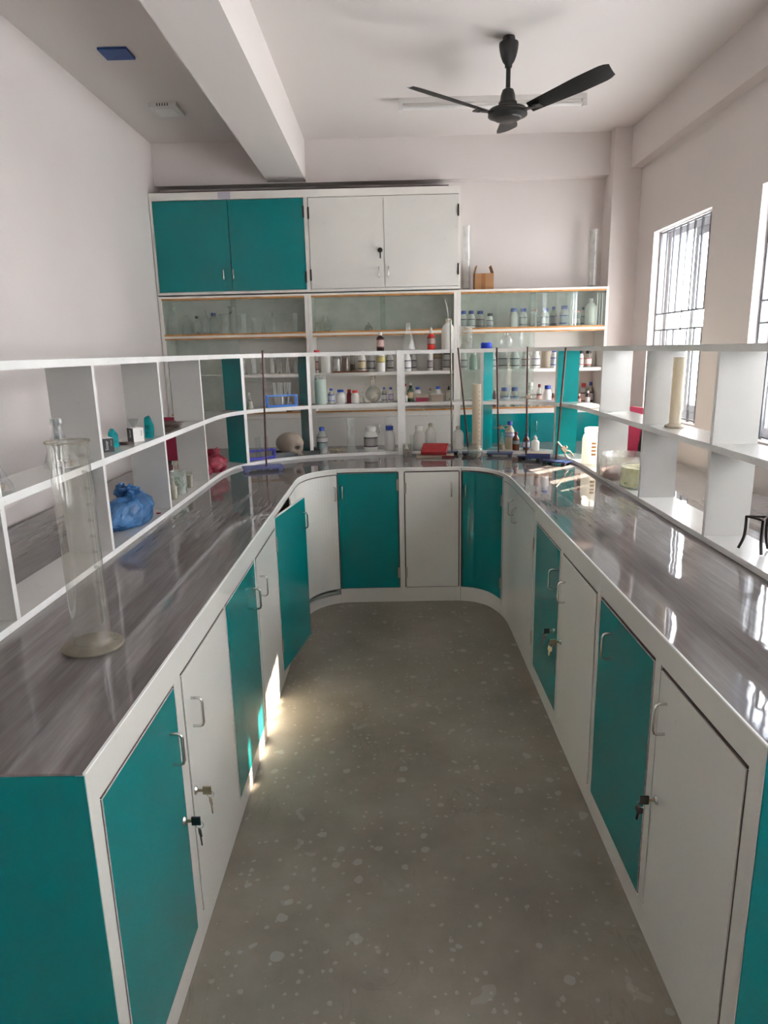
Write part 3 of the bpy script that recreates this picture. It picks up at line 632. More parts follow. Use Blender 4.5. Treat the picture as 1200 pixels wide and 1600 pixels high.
def bottle(label, x, y, z, r, h, kind='jar', body='plastic', cap='bluecap', lab=None, group=None, name='reagent_bottle', fill=None, labz=(0.14, 0.55), rz=0.0, tip=None, cat='bottle'):
    t = thing(name, label, cat, (x, y, z), rz, group)
    pr, (cr, c0, c1) = prof_bottle(kind, r, h)
    seg = 20
    bm = nb(); lathe(bm, pr, seg); link('bottle_body', bm, M[body], t, True)
    if cap:
        bm = nb(); lathe(bm, [(cr * .97, c0), (cr, c0 + (c1 - c0) * .1), (cr, c1 - (c1 - c0) * .12), (cr * .9, c1), (0, c1)], 20)
        link('cap', bm, M[cap], t, True)
    if tip:                       # dropper teat / nozzle
        bm = nb(); lathe(bm, [(cr * .55, c1 - 0.001), (cr * .5, c1 + (h - c1) * .6), (cr * .25, h), (0, h)], 14); link('dropper_teat' if kind == 'dropper' else 'nozzle', bm, M[tip], t, True)
    if lab:
        bm = nb(); lathe(bm, [(r * 1.012, h * labz[0]), (r * 1.012, h * labz[1])], seg, cap0=False, cap1=False); link('paper_label', bm, M[lab], t, True)
    if fill:
        bm = nb(); lathe(bm, [(0, 0.003), (r * .9, 0.003), (r * .9, h * fill[1]), (0, h * fill[1])], seg); link('contents', bm, M[fill[0]], t, True)
    return t
def vessel(label, x, y, z, r, h, kind, m='glass', group=None, name='glass_vessel', cat='glassware', fill=None):
    t = thing(name, label, cat, (x, y, z), 0, group)
    P_ = {'cylinder': [(r * 1.35, 0), (r * 1.35, 0.006), (r * .8, .012), (r * .8, h), (r * .95, h + 0.003)],
          'beaker': [(r, 0.0), (r, h * .96), (r * 1.06, h)],
          'stopper': [(r * .95, 0), (r, h * .03), (r, h * .52), (r * .85, h * .62), (r * .40, h * .72), (r * .36, h * .86), (r * .52, h * .87), (r * .50, h)],
          'tube': [(r * .6, 0), (r, r * .6), (r, h)],
          'flanged': [(r * .8, 0), (r * .8, h * .9), (r * .85, h * .97), (r * 1.45, h * .98), (r * 1.45, h)],
          'cone': [(r * .96, 0), (r, h * .03), (r * .62, h * .45), (r * .33, h * .72), (r * .30, h * .97), (r * .38, h)],
          'round': [(r * .3, 0)] + [(r * math.sin(a), r * (1 - math.cos(a))) for a in [0.35, .7, 1.05, 1.4, 1.75, 2.1, 2.45, 2.75]] + [(r * .30, r * 2.02), (r * .30, h * .97), (r * .40, h)],
          'dome': [(r, 0)] + [(r * math.cos(a), h * 0.8 * math.sin(a)) for a in [0.3, .6, .9, 1.2, 1.45]] + [(r * .12, h)]}[kind]
    bm = nb(); lathe(bm, P_, 24, cap0=(kind != 'dome'), cap1=False); link('glass_wall', bm, M[m], t, True)
    if kind == 'stopper':
        bm = nb(); lathe(bm, [(r * .30, h * .84), (r * .34, h * .93), (r * .45, h * .96), (r * .45, h * 1.0), (0, h * 1.0)], 16); link('stopper', bm, M[m], t, True)
    if fill:
        fm, k = fill; bm = nb()
        if kind == 'round':
            pr = [(0, .003)] + [(r * .93 * math.sin(a), r * (1 - .93 * math.cos(a))) for a in [0.35, .7, 1.05, 1.4, 1.75, 2.1] if r * (1 - .93 * math.cos(a)) < 2 * r * k]; pr.append((0, pr[-1][1]))
        elif kind == 'cone': pr = [(0, .003), (r * .9, .003), (r * (.9 - .55 * k), h * k), (0, h * k)]
        else: pr = [(0, .003), (r * .75, .003), (r * .75, h * k), (0, h * k)] if kind == 'cylinder' else [(0, .003), (r * .93, .003), (r * .93, h * k), (0, h * k)]
        lathe(bm, pr, 24); link('contents', bm, M[fm], t, True)
    return t

def spread(row):
    """same shelf row: alternate depth so that neighbours never touch"""
    out = []; prev = None
    for i, it in enumerate(row):
        y = 5.385
        if prev and (it[0] - prev[0]) < (it[1] + prev[1]) * 1.12: y = 5.50 if prev[2] < 5.45 else 5.385
        out.append(y); prev = (it[0], it[1], y)
    return out
def place_row(row, z):
    for it, y in zip(row, spread(row)):
        x, r, h, kind, kw = it; k = (y - 5.40) / 5.4; x2 = x * (1 + k)
        r = min(r, 0.05)
        bx = min(BAY, key=lambda q: abs((q[0] + q[1]) / 2 - x2)); x2 = max(bx[0] + r + .004, min(bx[1] - r - .004, x2)); lab = kw.pop('label')
        if kind in ('jar', 'narrow', 'dropper', 'straight', 'wash'): bottle(lab, x2, y, z, r * .96, h, kind, **kw)
        else: vessel(lab, x2, y, z, r * .96, h, kind, **kw)
G1 = 'glassware behind glass, upper left bay'
U1L = [(-1.651, .044, .217, 'stopper', dict(label='tall clear bottle with glass stopper, first in upper left glazed bay', group=G1, name='stoppered_bottle', cat='bottle')),
       (-1.552, .037, .144, 'stopper', dict(label='squat clear stoppered bottle just right of the tall stoppered one', group=G1, name='stoppered_bottle', cat='bottle')),
       (-1.471, .025, .142, 'narrow', dict(label='slim clear bottle with black lid in upper left glazed bay', body='dustyglass', cap='black', group=G1)),
       (-1.399, .032, .185, 'dome', dict(label='tall glass bell dome just left of the blue-capped clear bottle', group=G1, name='bell_jar')),
       (-1.340, .039, .168, 'narrow', dict(label='clear glass bottle with bright blue cap among the upper left glassware', body='glass', cap='bluecap', group=G1)),
       (-1.255, .032, .152, 'flanged', dict(label='plain glass jar right of the blue-capped clear bottle', group=G1, name='gas_jar')),
       (-1.196, .030, .211, 'flanged', dict(label='tallest flanged gas jar in the upper left glazed bay', group=G1, name='gas_jar', m='dustyglass')),
       (-1.112, .024, .148, 'flanged', dict(label='narrow flanged gas jar right of the tallest one', group=G1, name='gas_jar')),
       (-1.038, .017, .118, 'beaker', dict(label='small upright glass fourth from right in upper left bay cluster', group=G1, name='beaker')),
       (-0.964, .019, .121, 'cone', dict(label='small conical flask in the dim right half of upper left bay', group=G1, name='conical_flask')),
       (-0.885, .022, .153, 'stopper', dict(label='narrow stoppered bottle in the dim right half of upper left bay', group=G1, name='stoppered_bottle', cat='bottle')),
       (-0.796, .022, .089, 'beaker', dict(label='shortest clear beaker of the upper left bay', group=G1, name='beaker')),
       (-0.718, .024, .144, 'cylinder', dict(label='measuring cylinder at the right end of upper left bay', group=G1, name='measuring_cylinder'))]
U1M = [(-0.540, .024, .075, 'beaker', dict(label='small glass dish beside the round flask in middle glazed bay', m='dustyglass', name='glass_dish')),
       (-0.486, .049, .120, 'round', dict(label='round-bottomed flask alone at left of upper middle glazed bay', m='dustyglass', name='round_flask')),
       (-0.156, .034, .066, 'dome', dict(label='small upturned glass bowl in the upper middle glazed bay', m='dustyglass', name='glass_bowl'))]
G2 = 'reagent bottles behind glass, upper right bay'
def rb(x, r, h, label, kind='jar', **k): return (x, r, h, kind, dict(label=label, group=k.pop('g', G2), **k))
U1R = [rb(.567, .025, .134, 'white blue-capped bottle at the left end of upper right bay', lab='lab_black'),
       rb(.629, .029, .133, 'second blue-capped bottle from left in upper right bay', lab='lab_black'),
       rb(.697, .032, .136, 'blue-capped bottle with red label band, upper right bay', lab='lab_red'),
       rb(.771, .027, .111, 'short bottle with dark cap right of the red-banded one', cap='black', lab='lab_black'),
       rb(.952, .034, .144, 'plain white bottle without label, blue cap, after the gap in upper right bay'),
       rb(1.025, .031, .142, 'blue-capped labelled bottle just right of the plain white one', lab='lab_black'),
       rb(1.108, .024, .136, 'greyish jar with faded red cap in upper right bay', 'straight', body='clearplastic', cap='pinkcap', fill=('sand', 0.6)),
       rb(1.142, .015, .084, 'tiny white bottle in front row of upper right bay', 'straight', cap='whitecap', lab='lab_black'),
       rb(1.192, .032, .139, 'wide blue-capped bottle just right of the tiny white one', lab='lab_black'),
       rb(1.255, .027, .156, 'slim blue-capped bottle with purple label bands', 'narrow', body='clearplastic', lab='lab_purple'),
       rb(1.338, .037, .154, 'blue-capped bottle standing behind the thin glass rods', lab='lab_blue'),
       rb(1.435, .029, .118, 'grey-green capped jar behind the thick glass rod', 'straight', body='greenglass', cap='pinkcap', lab='lab_dark', fill=('sand', 0.5)),
       rb(1.479, .017, .146, 'narrow blue-capped bottle half hidden by the big plastic bottle', 'narrow', lab='lab_black'),
       rb(1.538, .045, .210, 'big translucent plastic bottle, half full, towers in upper right bay', 'wash', body='plastic', cap='whitecap', fill=None),
       rb(1.596, .026, .152, 'blue-capped bottle with yellow label at the right end of upper bay', lab='lab_cream')]
G3 = 'clear tubes and cylinders, second shelf of left bay'
U2L = [(-1.138, .025, .158, 'cylinder', dict(label='glass cylinder at the left of second shelf, left bay', group=G3, name='glass_cylinder', m='dustyglass')),
       (-1.058, .027, .161, 'cylinder', dict(label='second glass cylinder on second shelf, left bay', group=G3, name='glass_cylinder', m='glass')),
       (-0.983, .023, .145, 'beaker', dict(label='tall plain beaker left of the stand rod, second shelf', group=G3, name='beaker', m='dustyglass')),
       (-0.913, .022, .158, 'cylinder', dict(label='cloudy cylinder just right of the stand rod, second shelf', group=G3, name='glass_cylinder', m='dustyglass')),
       (-0.858, .022, .138, 'beaker', dict(label='cloudy tumbler on second shelf, left bay', group=G3, name='beaker', m='dustyglass')),
       (-0.793, .022, .151, 'cone', dict(label='slender conical flask on second shelf, left bay', group=G3, name='conical_flask')),
       (-0.733, .017, .120, 'stopper', dict(label='small stoppered bottle beside the dark amber ones, left bay', group=G3, name='stoppered_bottle', cat='bottle')),
       (-0.684, .022, .148, 'narrow', dict(label='dark amber bottle near right end of second shelf, left bay', body='darkbottle', cap='maroon')),
       (-0.646, .014, .138, 'narrow', dict(label='thin amber bottle squeezed at right end of left bay', body='amber', cap='maroon'))]
G4 = 'jars on second shelf of middle bay'
U2M = [(-0.565, .013, .165, 'straight', dict(label='narrow pinkish jar with red lid at left end of second shelf', cap='redcap', lab='lab_pink', group=G4)),
       (-0.494, .040, .149, 'straight', dict(label='broad plain white jar on second shelf of middle bay', cap='whitecap', group=G4)),
       (-0.409, .030, .147, 'straight', dict(label='greyer plain white jar right of the broad white one', cap='whitecap', body='clearplastic', fill=('paper', .7), group=G4)),
       (-0.344, .028, .151, 'straight', dict(label='brown jar with dirty contents, second shelf of middle bay', cap='maroon', body='dustyglass', fill=('rust', .75), group=G4)),
       (-0.289, .022, .149, 'straight', dict(label='narrow brown-stained jar right of the brown jar', cap='black', body='dustyglass', fill=('rust', .4), group=G4)),
       (-0.215, .032, .160, 'jar', dict(label='cream jar with black bands left of the strongly banded jar', cap='whitecap', lab='lab_cream', group=G4)),
       (-0.145, .036, .151, 'jar', dict(label='white jar with two strong black bands, middle bay second shelf', cap='whitecap', lab='lab_black', group=G4)),
       (-0.066, .032, .155, 'straight', dict(label='white jar with yellow patch label, middle bay second shelf', cap='whitecap', lab='lab_yellow', labz=(.45, .75), group=G4)),
       (0.002, .030, .153, 'jar', dict(label='black-marked white jar just left of the wide post', cap='whitecap', lab='lab_black', group=G4)),
       (0.129, .040, .150, 'jar', dict(label='broad banded jar just right of the wide post', cap='whitecap', lab='lab_black', group=G4)),
       (0.189, .020, .148, 'jar', dict(label='slim banded jar right of the broad banded one', cap='whitecap', lab='lab_black', group=G4)),
       (0.313, .022, .141, 'straight', dict(label='slim greyish jar standing after the empty gap', cap='whitecap', lab='lab_dark', group=G4)),
       (0.373, .035, .150, 'straight', dict(label='cream-topped grey jar near right end, middle bay', cap='cream', lab='lab_cream', labz=(.6, .84), group=G4)),
       (0.446, .038, .147, 'jar', dict(label='dark banded jar at right end of middle bay second shelf', cap='black', lab='lab_dark', group=G4))]
G5 = 'jars on second shelf of right bay'
U2R = [(0.571, .028, .140, 'jar', dict(label='banded jar at left end of right bay second shelf', cap='whitecap', lab='lab_black', group=G5)),
       (0.648, .032, .138, 'jar', dict(label='plain pale green jar beside the teal upright board', cap='whitecap', body='palegreen', group=G5)),
       (0.795, .030, .135, 'jar', dict(label='white banded jar just right of the teal upright board', cap='whitecap', lab='lab_black', group=G5)),
       (0.872, .042, .146, 'straight', dict(label='big white jar with two dark bands, right bay second shelf', cap='whitecap', lab='lab_black', group=G5)),
       (0.966, .040, .146, 'jar', dict(label='broad-shouldered white jar with ruled label, right bay', cap='whitecap', lab='lab_black', group=G5)),
       (1.052, .033, .134, 'jar', dict(label='white jar with red lines on label, right bay', cap='whitecap', lab='lab_red', group=G5)),
       (1.130, .034, .137, 'jar', dict(label='white jar with bold black bands, right bay second shelf', cap='whitecap', lab='lab_black', group=G5)),
       (1.206, .034, .145, 'straight', dict(label='cream jar with pinkish-red lid, right bay second shelf', cap='pinkcap', body='cream', group=G5)),
       (1.275, .031, .144, 'jar', dict(label='blue-capped jar left of the broad teal upright', cap='bluecap', lab='lab_blue', group=G5)),
       (1.480, .020, .125, 'jar', dict(label='narrow white bottle with black cap beyond the broad teal upright', cap='black', lab='lab_red', group=G5)),
       (1.535, .028, .124, 'jar', dict(label='dark maroon-labelled jar beyond the broad teal upright', cap='black', body='dustyglass', fill=('rust', .4), lab='lab_red', group=G5)),
       (1.593, .027, .127, 'straight', dict(label='plain white jar at right end of right bay second shelf', cap='whitecap', group=G5))]
G6 = 'small bottles on lowest shelf of right bay'
U3R = [(0.815, .015, .150, 'narrow', dict(label='slim dark bottle with white cap next to the teal upright', body='maroon', cap='whitecap', group=G6)),
       (0.893, .035, .152, 'jar', dict(label='grey-blue capped clear jar seen through dusty pane, lowest shelf', body='clearplastic', lab='lab_blue', group=G6)),
       (0.972, .035, .151, 'jar', dict(label='clear blue-capped jar behind the wooden test tube clamp', body='clearplastic', lab='lab_blue', group=G6)),
       (1.095, .022, .187, 'straight', dict(label='tall pale clear jar right of the dark rod, lowest shelf', body='clearplastic', cap='whitecap', group=G6)),
       (1.165, .023, .171, 'narrow', dict(label='bottle with dark red cap left of wide blue-capped jar', body='clearplastic', cap='maroon', lab='lab_pink', group=G6)),
       (1.230, .033, .160, 'jar', dict(label='white jar with wide blue cap on lowest shelf, right bay', group=G6)),
       (1.273, .018, .105, 'dropper', dict(label='small amber dropper bottle with orange label, right bay', body='amber', cap='black', tip='whitecap', lab='lab_pink', group=G6)),
       (1.302, .018, .158, 'jar', dict(label='red-capped bottle partly hidden by the teal upright', cap='redcap', lab='lab_pink', group=G6)),
       (1.478, .015, .105, 'dropper', dict(label='small amber bottle with white cap, left of red-capped one', body='amber', cap='whitecap', lab='lab_pink', group=G6)),
       (1.508, .023, .164, 'jar', dict(label='red-capped bottle beyond the broad teal upright, lowest shelf', cap='redcap', body='clearplastic', lab='lab_pink', group=G6)),
       (1.545, .020, .129, 'dropper', dict(label='near-black bottle with white cap and pale label, lowest shelf', body='darkbottle', cap='whitecap', lab='lab_black', group=G6)),
       (1.588, .026, .172, 'narrow', dict(label='brown bottle with blue cap at right end of lowest shelf', body='dustyglass', cap='bluecap', lab='lab_black', fill=('rust', .5), group=G6))]
U3L = [(-0.800, .023, .155, 'narrow', dict(label='brown bottle with dark lid right of the blue test tube rack', body='amber', cap='black', lab='lab_dark')),
       (-0.668, .024, .150, 'narrow', dict(label='clear bottle with black top near the grey upright, left bay', body='dustyglass', cap='black'))]
for row, z in ((U1L, 1.7525), (U1M, 1.7525), (U1R, 1.7525), (U2L, 1.4475), (U2M, 1.4475), (U2R, 1.4475), (U3R, 1.1555), (U3L, 1.1555)): place_row(row, z)
b = nb(); box(b, -0.44, -0.16, 5.335, 5.352, 1.4475, 1.4595, bev=0.002); tag(link('wooden_strip', b, M['rust']), 'dark brown wooden strip lying in front of the middle bay jars', 'strip')
# upright glass rods in the upper right bay
for i, (x, r) in enumerate([(1.345, .0025), (1.357, .0025), (1.371, .003), (1.386, .002), (1.398, .002), (1.410, .005)]):
    b = nb(); lathe(b, [(r, 0), (r, 0.235)], 10); o = link('glass_rod', b, M['plastic'], None, True); o.location = (x, 5.335 , 1.7525)
    tag(o, 'thick white rod upright at right of the glass rod bunch' if i == 5 else 'thin white glass rod in the upright bunch, upper right bay', 'rod', None if i == 5 else 'bunch of thin glass rods')
for i, x in enumerate((1.565, 1.583, 1.604)):
    b = nb(); lathe(b, [(.0028, 0), (.0028, 0.235)], 10); o = link('glass_rod', b, M['plastic'], None, True); o.location = (x, 5.335, 1.7525)
    tag(o, 'thin upright glass rod before the rightmost blue-capped bottle', 'rod', 'three thin rods at right end')

# things on top of the right bay
def mcyl(label, x, y, z, r, h, m, name='measuring_cylinder', foot=None, ticks=True, cat='measuring cylinder', top=None):
    t = thing(name, label, cat, (x, y, z))
    b = nb(); lathe(b, [(r, 0.014), (r, h - 0.006), (r * 1.08, h)], 28, cap1=False); link('glass_tube', b, M[m], t, True)
    fr = foot or r * 1.7
    b = nb(); lathe(b, [(fr * .96, 0), (fr, 0.004), (fr * .97, 0.009), (r * 1.1, 0.018), (r * .9, 0.02), (0, 0.02)], 28); link('foot', b, M['footglass'] if m in ('bigcyl',) else M[m], t, True)
    if ticks:
        b = nb()
        for k in range(18):
            zz = 0.05 + (h - 0.09) * k / 17; w_ = 0.5 if k % 5 == 0 else 0.3
            for q in range(4):
                a0 = -PI / 2 + w_ * q / 4; a1 = -PI / 2 + w_ * (q + 1) / 4
                v = [b.verts.new((r * 1.01 * math.cos(a), r * 1.01 * math.sin(a), zz + dz)) for a, dz in ((a0, 0), (a1, 0), (a1, .0015), (a0, .0015))]; b.faces.new(v)
        link('graduation', b, M['ink'], t)
    return t
mcyl('tall glass cylinder on top of the case beside the white cabinet', 0.595, 5.44, 2.034, 0.029, 0.466, 'glass', ticks=False)
mcyl('tall frosty glass cylinder on top of the case near the corner column', 1.549, 5.44, 2.034, 0.030, 0.417, 'glass', ticks=False)
t = thing('cardboard_box', 'small open brown cardboard box on top of the storage case', 'box', (0.722, 5.43, 2.034))
b = nb(); W, Dp, Hh = 0.070, 0.06, 0.118
for q in ((-W, W, -Dp, -Dp + .004, 0, Hh), (-W, W, Dp - .004, Dp, 0, Hh), (-W, -W + .004, -Dp + .004, Dp - .004, 0, Hh), (W - .004, W, -Dp + .004, Dp - .004, 0, Hh), (-W + .004, W - .004, -Dp + .004, Dp - .004, 0, .004)): box(b, *q)
link('box_body', b, M['cardboard'], t)
b = nb(); box(b, -.0015, .0015, -Dp, Dp, 0, 0.06); xform(b, Matrix.Translation((-W, 0, Hh)) @ Matrix.Rotation(0.25, 4, 'Y')); link('flap', b, M['cardboard'], t)
b = nb(); box(b, -.0015, .0015, -Dp, Dp, 0, 0.06); xform(b, Matrix.Translation((W, 0, Hh)) @ Matrix.Rotation(-0.35, 4, 'Y')); link('flap', b, M['cardboard'], t)
b = nb(); box(b, -0.022, 0.008, -Dp - .0008, -Dp, 0, Hh); link('tape', b, M['tape'], t, label='brown tape strip')

# ------------------------------------------------------------------ things on the bench shelf: middle board
zm = ZM + 0.0005
bottle('large ribbed clear-green jar with pale lid at left of middle shelf', -0.482, 4.775, zm, .040, .200, 'straight', 'palegreen', 'clearplastic', name='plastic_jar', cat='jar')
bottle('blue-capped bottle with blue and white label beside the ribbed jar', -0.412, 4.803, zm, .0235, .106, 'narrow', 'clearplastic', 'bluecap', 'lab_blue', labz=(.2, .6))
bottle('white jar with broad dark blue lid on the middle shelf board', -0.348, 4.819, zm, .032, .095, 'jar', 'plastic', 'bluecap')
bottle('maroon bottle with red cap behind the pale red-capped jar', -0.290, 4.862, zm, .018, .093, 'jar', 'maroon', 'redcap')
bottle('pinkish-white jar with bright red cap on the middle shelf board', -0.247, 4.822, zm, .028, .087, 'jar', 'plastic', 'bright_red')
vessel('small glass stoppered vial left of the round flask', -0.202, 4.875, zm, .0155, .077, 'stopper', name='stoppered_bottle', cat='bottle')
vessel('clear conical bottle touching left side of the round flask area', -0.183, 4.815, zm, .018, .068, 'cone', 'dustyglass', name='conical_flask')
vessel('round flask with green dregs standing on the middle shelf board', -0.120, 4.868, zm, .056, .185, 'round', 'dustyglass', name='round_flask', fill=('greenbottle', .13))
bottle('small blue-capped bottle just right of the round flask', -0.043, 4.845, zm, .0185, .104, 'narrow', 'clearplastic', 'bluecap', 'lab_black')
bottle('small blue-capped bottle against the wide post', 0.003, 4.855, zm, .019, .102, 'narrow', 'plastic', 'bluecap', 'lab_purple')
bottle('tiny white jar beside the wide post', 0.112, 4.825, zm, .010, .045, 'straight', 'plastic', 'whitecap', name='small_jar', cat='jar')
bottle('thin bottle with red cap behind the green bottle', 0.108, 4.885, zm, .0125, .123, 'narrow', 'plastic', 'redcap')
bottle('green glass bottle with white top and cream label', 0.144, 4.850, zm, .0235, .131, 'dropper', 'greenbottle', 'black', 'lab_cream', tip='whitecap', name='dropper_bottle')
bottle('white jar with wide navy cap behind the crimson carton', 0.196, 4.895, zm, .0245, .098, 'jar', 'plastic', 'bluecap')
t = thing('carton', 'small crimson and grey carton with faded lettering', 'box', (0.222, 4.835, zm)); b = nb(); box(b, -.044, .044, -.022, .022, 0, .052, bev=.001); link('carton_body', b, M['card'], t)
b = nb(); box(b, -.044, .044, -.0228, -.022, 0, .028); link('printed_band', b, M['crimsonbox'], t)
t = thing('carton', 'open pale grey carton with torn white flap', 'box', (0.322, 4.835, zm)); b = nb(); box(b, -.044, .044, -.022, .022, 0, .050, bev=.001); link('carton_body', b, M['card'] , t); b = nb(); box(b, .044, .060, -.020, .020, .045, .047); box(b, -.044, .046, -.0232, -.022, .048, .054); link('flap', b, M['paper'], t)
bottle('brown-stoppered small bottle behind the pale grey carton', 0.283, 4.895, zm, .0165, .101, 'dropper', 'dustyglass', 'rust', name='stoppered_bottle')
bottle('white bottle with domed blue cap behind the pale grey carton', 0.340, 4.890, zm, .022, .099, 'jar', 'plastic', 'bluecap')
bottle('clear bottle with black dropper top beside the grey rod', 0.415, 4.880, zm, .020, .103, 'dropper', 'dustyglass', 'black', tip='black', name='dropper_bottle')
vessel('small conical flask with yellowish dregs and dark neck on middle board', -0.925, 4.51, zm, .025, .105, 'cone', 'dustyglass', name='conical_flask', fill=('sand', .45))
# blue test tube rack with tubes
def rack(label, x, y, z, rz, L, W_, H_, m, group=None):
    t = thing('test_tube_rack', label, 'rack', (x, y, z), rz)
    b = nb(); box(b, -L, L, -W_, W_, 0, .012, bev=.002); link('base', b, M[m], t)
    b = nb()
    for s in (-1, 1): box(b, -L, L, s * W_ - .003, s * W_ + .003, H_ - .008, H_)
    for q in range(7): xx = -L + 2 * L * q / 6; box(b, xx - .003, xx + .003, -W_ + .003, W_ - .003, H_ - .007, H_ - .001)
    link('top_grid', b, M[m], t)
    for sx in (-1, 1):
        for sy in (-1, 1):
            b = nb(); box(b, sx * (L - .004) - .004, sx * (L - .004) + .004, sy * (W_ - .003) - .003, sy * (W_ - .003) + .003, .012, H_ - .008); link('post', b, M[m], t)
    return t
def testtube(label, x, y, z, h, r=.009, tilt=(0, 0), m='glass', group=None, fill=None):
    t = thing('test_tube', label, 'test tube', (x, y, z), rot=(tilt[0], tilt[1], 0), group=group)
    b = nb(); lathe(b, [(0, 0), (r * .6, r * .25), (r, r), (r, h - .003), (r * 1.15, h)], 14, cap1=False); link('glass_wall', b, M[m], t, True)
    if fill:
        b = nb(); lathe(b, [(0, .002), (r * .6, r * .4), (r * .85, r * 1.2), (r * .85, h * .35), (0, h * .35)], 12); link('contents', b, M[fill], t, True)
rack('bright blue plastic test tube rack on the middle board, holding glass tubes', -0.735, 4.645, zm, 0.42, .105, .024, .078, 'blueplastic')
RM = Matrix.Rotation(0.42, 2)
for i, (dx, dy, ty, fl) in enumerate([(-.040, 0, -.04, None), (-.018, .006, .05, None), (.000, -.004, .03, 'paper'), (.032, .0, -.02, None), (.052, .004, .10, None), (.040, -.010, .06, 'paper')]):
    v = RM @ Vector((dx, dy)); testtube('glass test tube standing in the bright blue rack', -0.735 + v.x, 4.645 + v.y, zm + .0125, .148, tilt=(0, ty), group='tubes in the bright blue rack', fill=fl)
b = nb(); lathe(b, [(.024, 0), (.028, .008), (.026, .022), (.014, .028), (0, .028)], 9)
for v in b.verts: v.co += Vector((noise.noise(v.co * 60) * .006, 0, noise.noise(v.co * 50 + Vector((3, 1, 2))) * .004))
o = link('broken_stone', b, M['card']); o.location = (-1.005, 4.53, zm); tag(o, 'small brown stone on the middle board by the teal upright', 'stone')
b = nb()
lp = catmull([(-.06, 0), (-.02, .016), (.03, .012), (.06, 0), (.02, -.014), (-.03, -.012), (-.06, 0)], 4)[:-1]; prism(b, lp, 0, .002)
o = link('dried_leaf', b, M['brownpaper']); o.location = (-1.045, 4.40, zm); o.rotation_euler = (0, 0, .9); tag(o, 'flat dried leaf lying left of the brown stone', 'leaf')
# side compartments of the middle board (left arm)
def sheets():
    b = nb()
    for k in range(6):
        b2 = nb(); w2, l2 = .06, .10; n = 6
        vs2 = [[b2.verts.new((-w2 + 2 * w2 * i / n, -l2 + 2 * l2 * j / n, .003 + k * .006 + .004 * noise.noise(Vector((i * .7, j * .7, k * 3)))) ) for j in range(n + 1)] for i in range(n + 1)]
        for i in range(n):
            for j in range(n): b2.faces.new((vs2[i][j], vs2[i + 1][j], vs2[i + 1][j + 1], vs2[i][j + 1]))
        xform(b2, Matrix.Translation((rnd.uniform(-.008, .008), rnd.uniform(-.02, .02), 0)) @ Matrix.Rotation(rnd.uniform(-.2, .2), 4, 'Z'))
        r_ = bmesh.ops.solidify(b2, geom=b2.faces[:], thickness=.0012)
        me = bpy.data.meshes.new('x'); b2.to_mesh(me); b2.free(); b.from_mesh(me); bpy.data.meshes.remove(me)
    return b
o = link('paper_stack', sheets(), M['brownpaper']); o.location = (-1.118, 3.33, zm); tag(o, 'ragged stack of dark brown sheets on left middle board', 'papers')
def lettered_box(label, x, y, rz, sx, sy, sz, faces, darkside):
    t = thing('slide_box', label, 'box', (x, y, zm), rz)
    b = nb(); box(b, -sx, sx, -sy, sy, 0, sz)
    for f in b.faces: f.material_index = 0
    b.faces.ensure_lookup_table()
    bmesh.ops.recalc_face_normals(b, faces=b.faces[:])
    for f in b.faces:
        if f.normal.y < -0.5 and darkside == 'y': f.material_index = 1
        if f.normal.x < -0.5 and darkside == 'x': f.material_index = 1
        if f.normal.x > 0.5 and darkside == 'xp': f.material_index = 1
    link('box_body', b, [M['paper'], M['black']], t)
    return t
t = lettered_box('black-sided little slide box behind the first upright, lettering upright', -1.100, 2.605, 0.62, .022, .030, .052, None, 'y')
for s, size, xx, zz, mm in (('Sonar', .016, -.004, .026, 'paper'), ('cover glass', .005, .012, .034, 'paper')):
    o = textmesh(s, size, M[mm], t); o.matrix_basis = Matrix.Translation((xx, -.0305, zz)) @ Matrix.Rotation(PI / 2, 4, 'X') @ Matrix.Rotation(PI / 2, 4, 'Z')
t = lettered_box('black and white slide box standing with torn top on left middle board', -1.095, 2.905, 0.85, .024, .026, .058, None, 'y')
# second box turns its white face to the camera, its black face to the left
for f in t.children[0].data.polygons: f.material_index = 1 if f.normal.x < -0.5 else 0
o = textmesh('Sonar', .010, M['blackink'], t); o.matrix_basis = Matrix.Translation((.013, -.0265, .036)) @ Matrix.Rotation(PI / 2, 4, 'X') @ Matrix.Rotation(PI / 2, 4, 'Z')
o = textmesh('Sonar', .014, M['paper'], t); o.matrix_basis = Matrix.Translation((-.0245, 0.0, .034)) @ Matrix.Rotation(-PI / 2, 4, 'Z') @ Matrix.Rotation(PI / 2, 4, 'X') @ Matrix.Rotation(PI / 2, 4, 'Z')
def wedge(bm, pts, th):
    a = [bm.verts.new((x, -th / 2, z)) for x, z in pts]; c = [bm.verts.new((x, th / 2, z)) for x, z in pts]; n = len(pts)
    bm.faces.new(a); bm.faces.new(c[::-1])
    for i in range(n): bm.faces.new((a[i], c[i], c[(i + 1) % n], a[(i + 1) % n]))
b = nb(); wedge(b, [(-.018, 0), (.018, 0), (.022, .05), (.006, .10), (-.014, .09)], .022); bmesh.ops.bevel(b, geom=b.edges[:], offset=.003, segments=2, affect='EDGES')
o = link('cyan_flask', b, M['cyanglass']); o.location = (-1.075, 3.015, zm); tag(o, 'bright cyan plastic pouch leaning behind the white slide box', 'pouch')
b = nb(); wedge(b, [(-.020, 0), (.020, 0), (.018, .05), (-.006, .078), (-.022, .062)], .020); bmesh.ops.bevel(b, geom=b.edges[:], offset=.003, segments=2, affect='EDGES')
o = link('cyan_flask', b, M['cyanglass']); o.location = (-1.115, 2.72, zm); o.rotation_euler = (0, 0, 1.2); tag(o, 'cyan pouch behind the black-sided slide box near the first upright', 'pouch')
t = thing('clear_cone', 'clear glass funnel resting upside down on the white slide box', 'funnel', (-1.10, 2.905, zm + .0585))
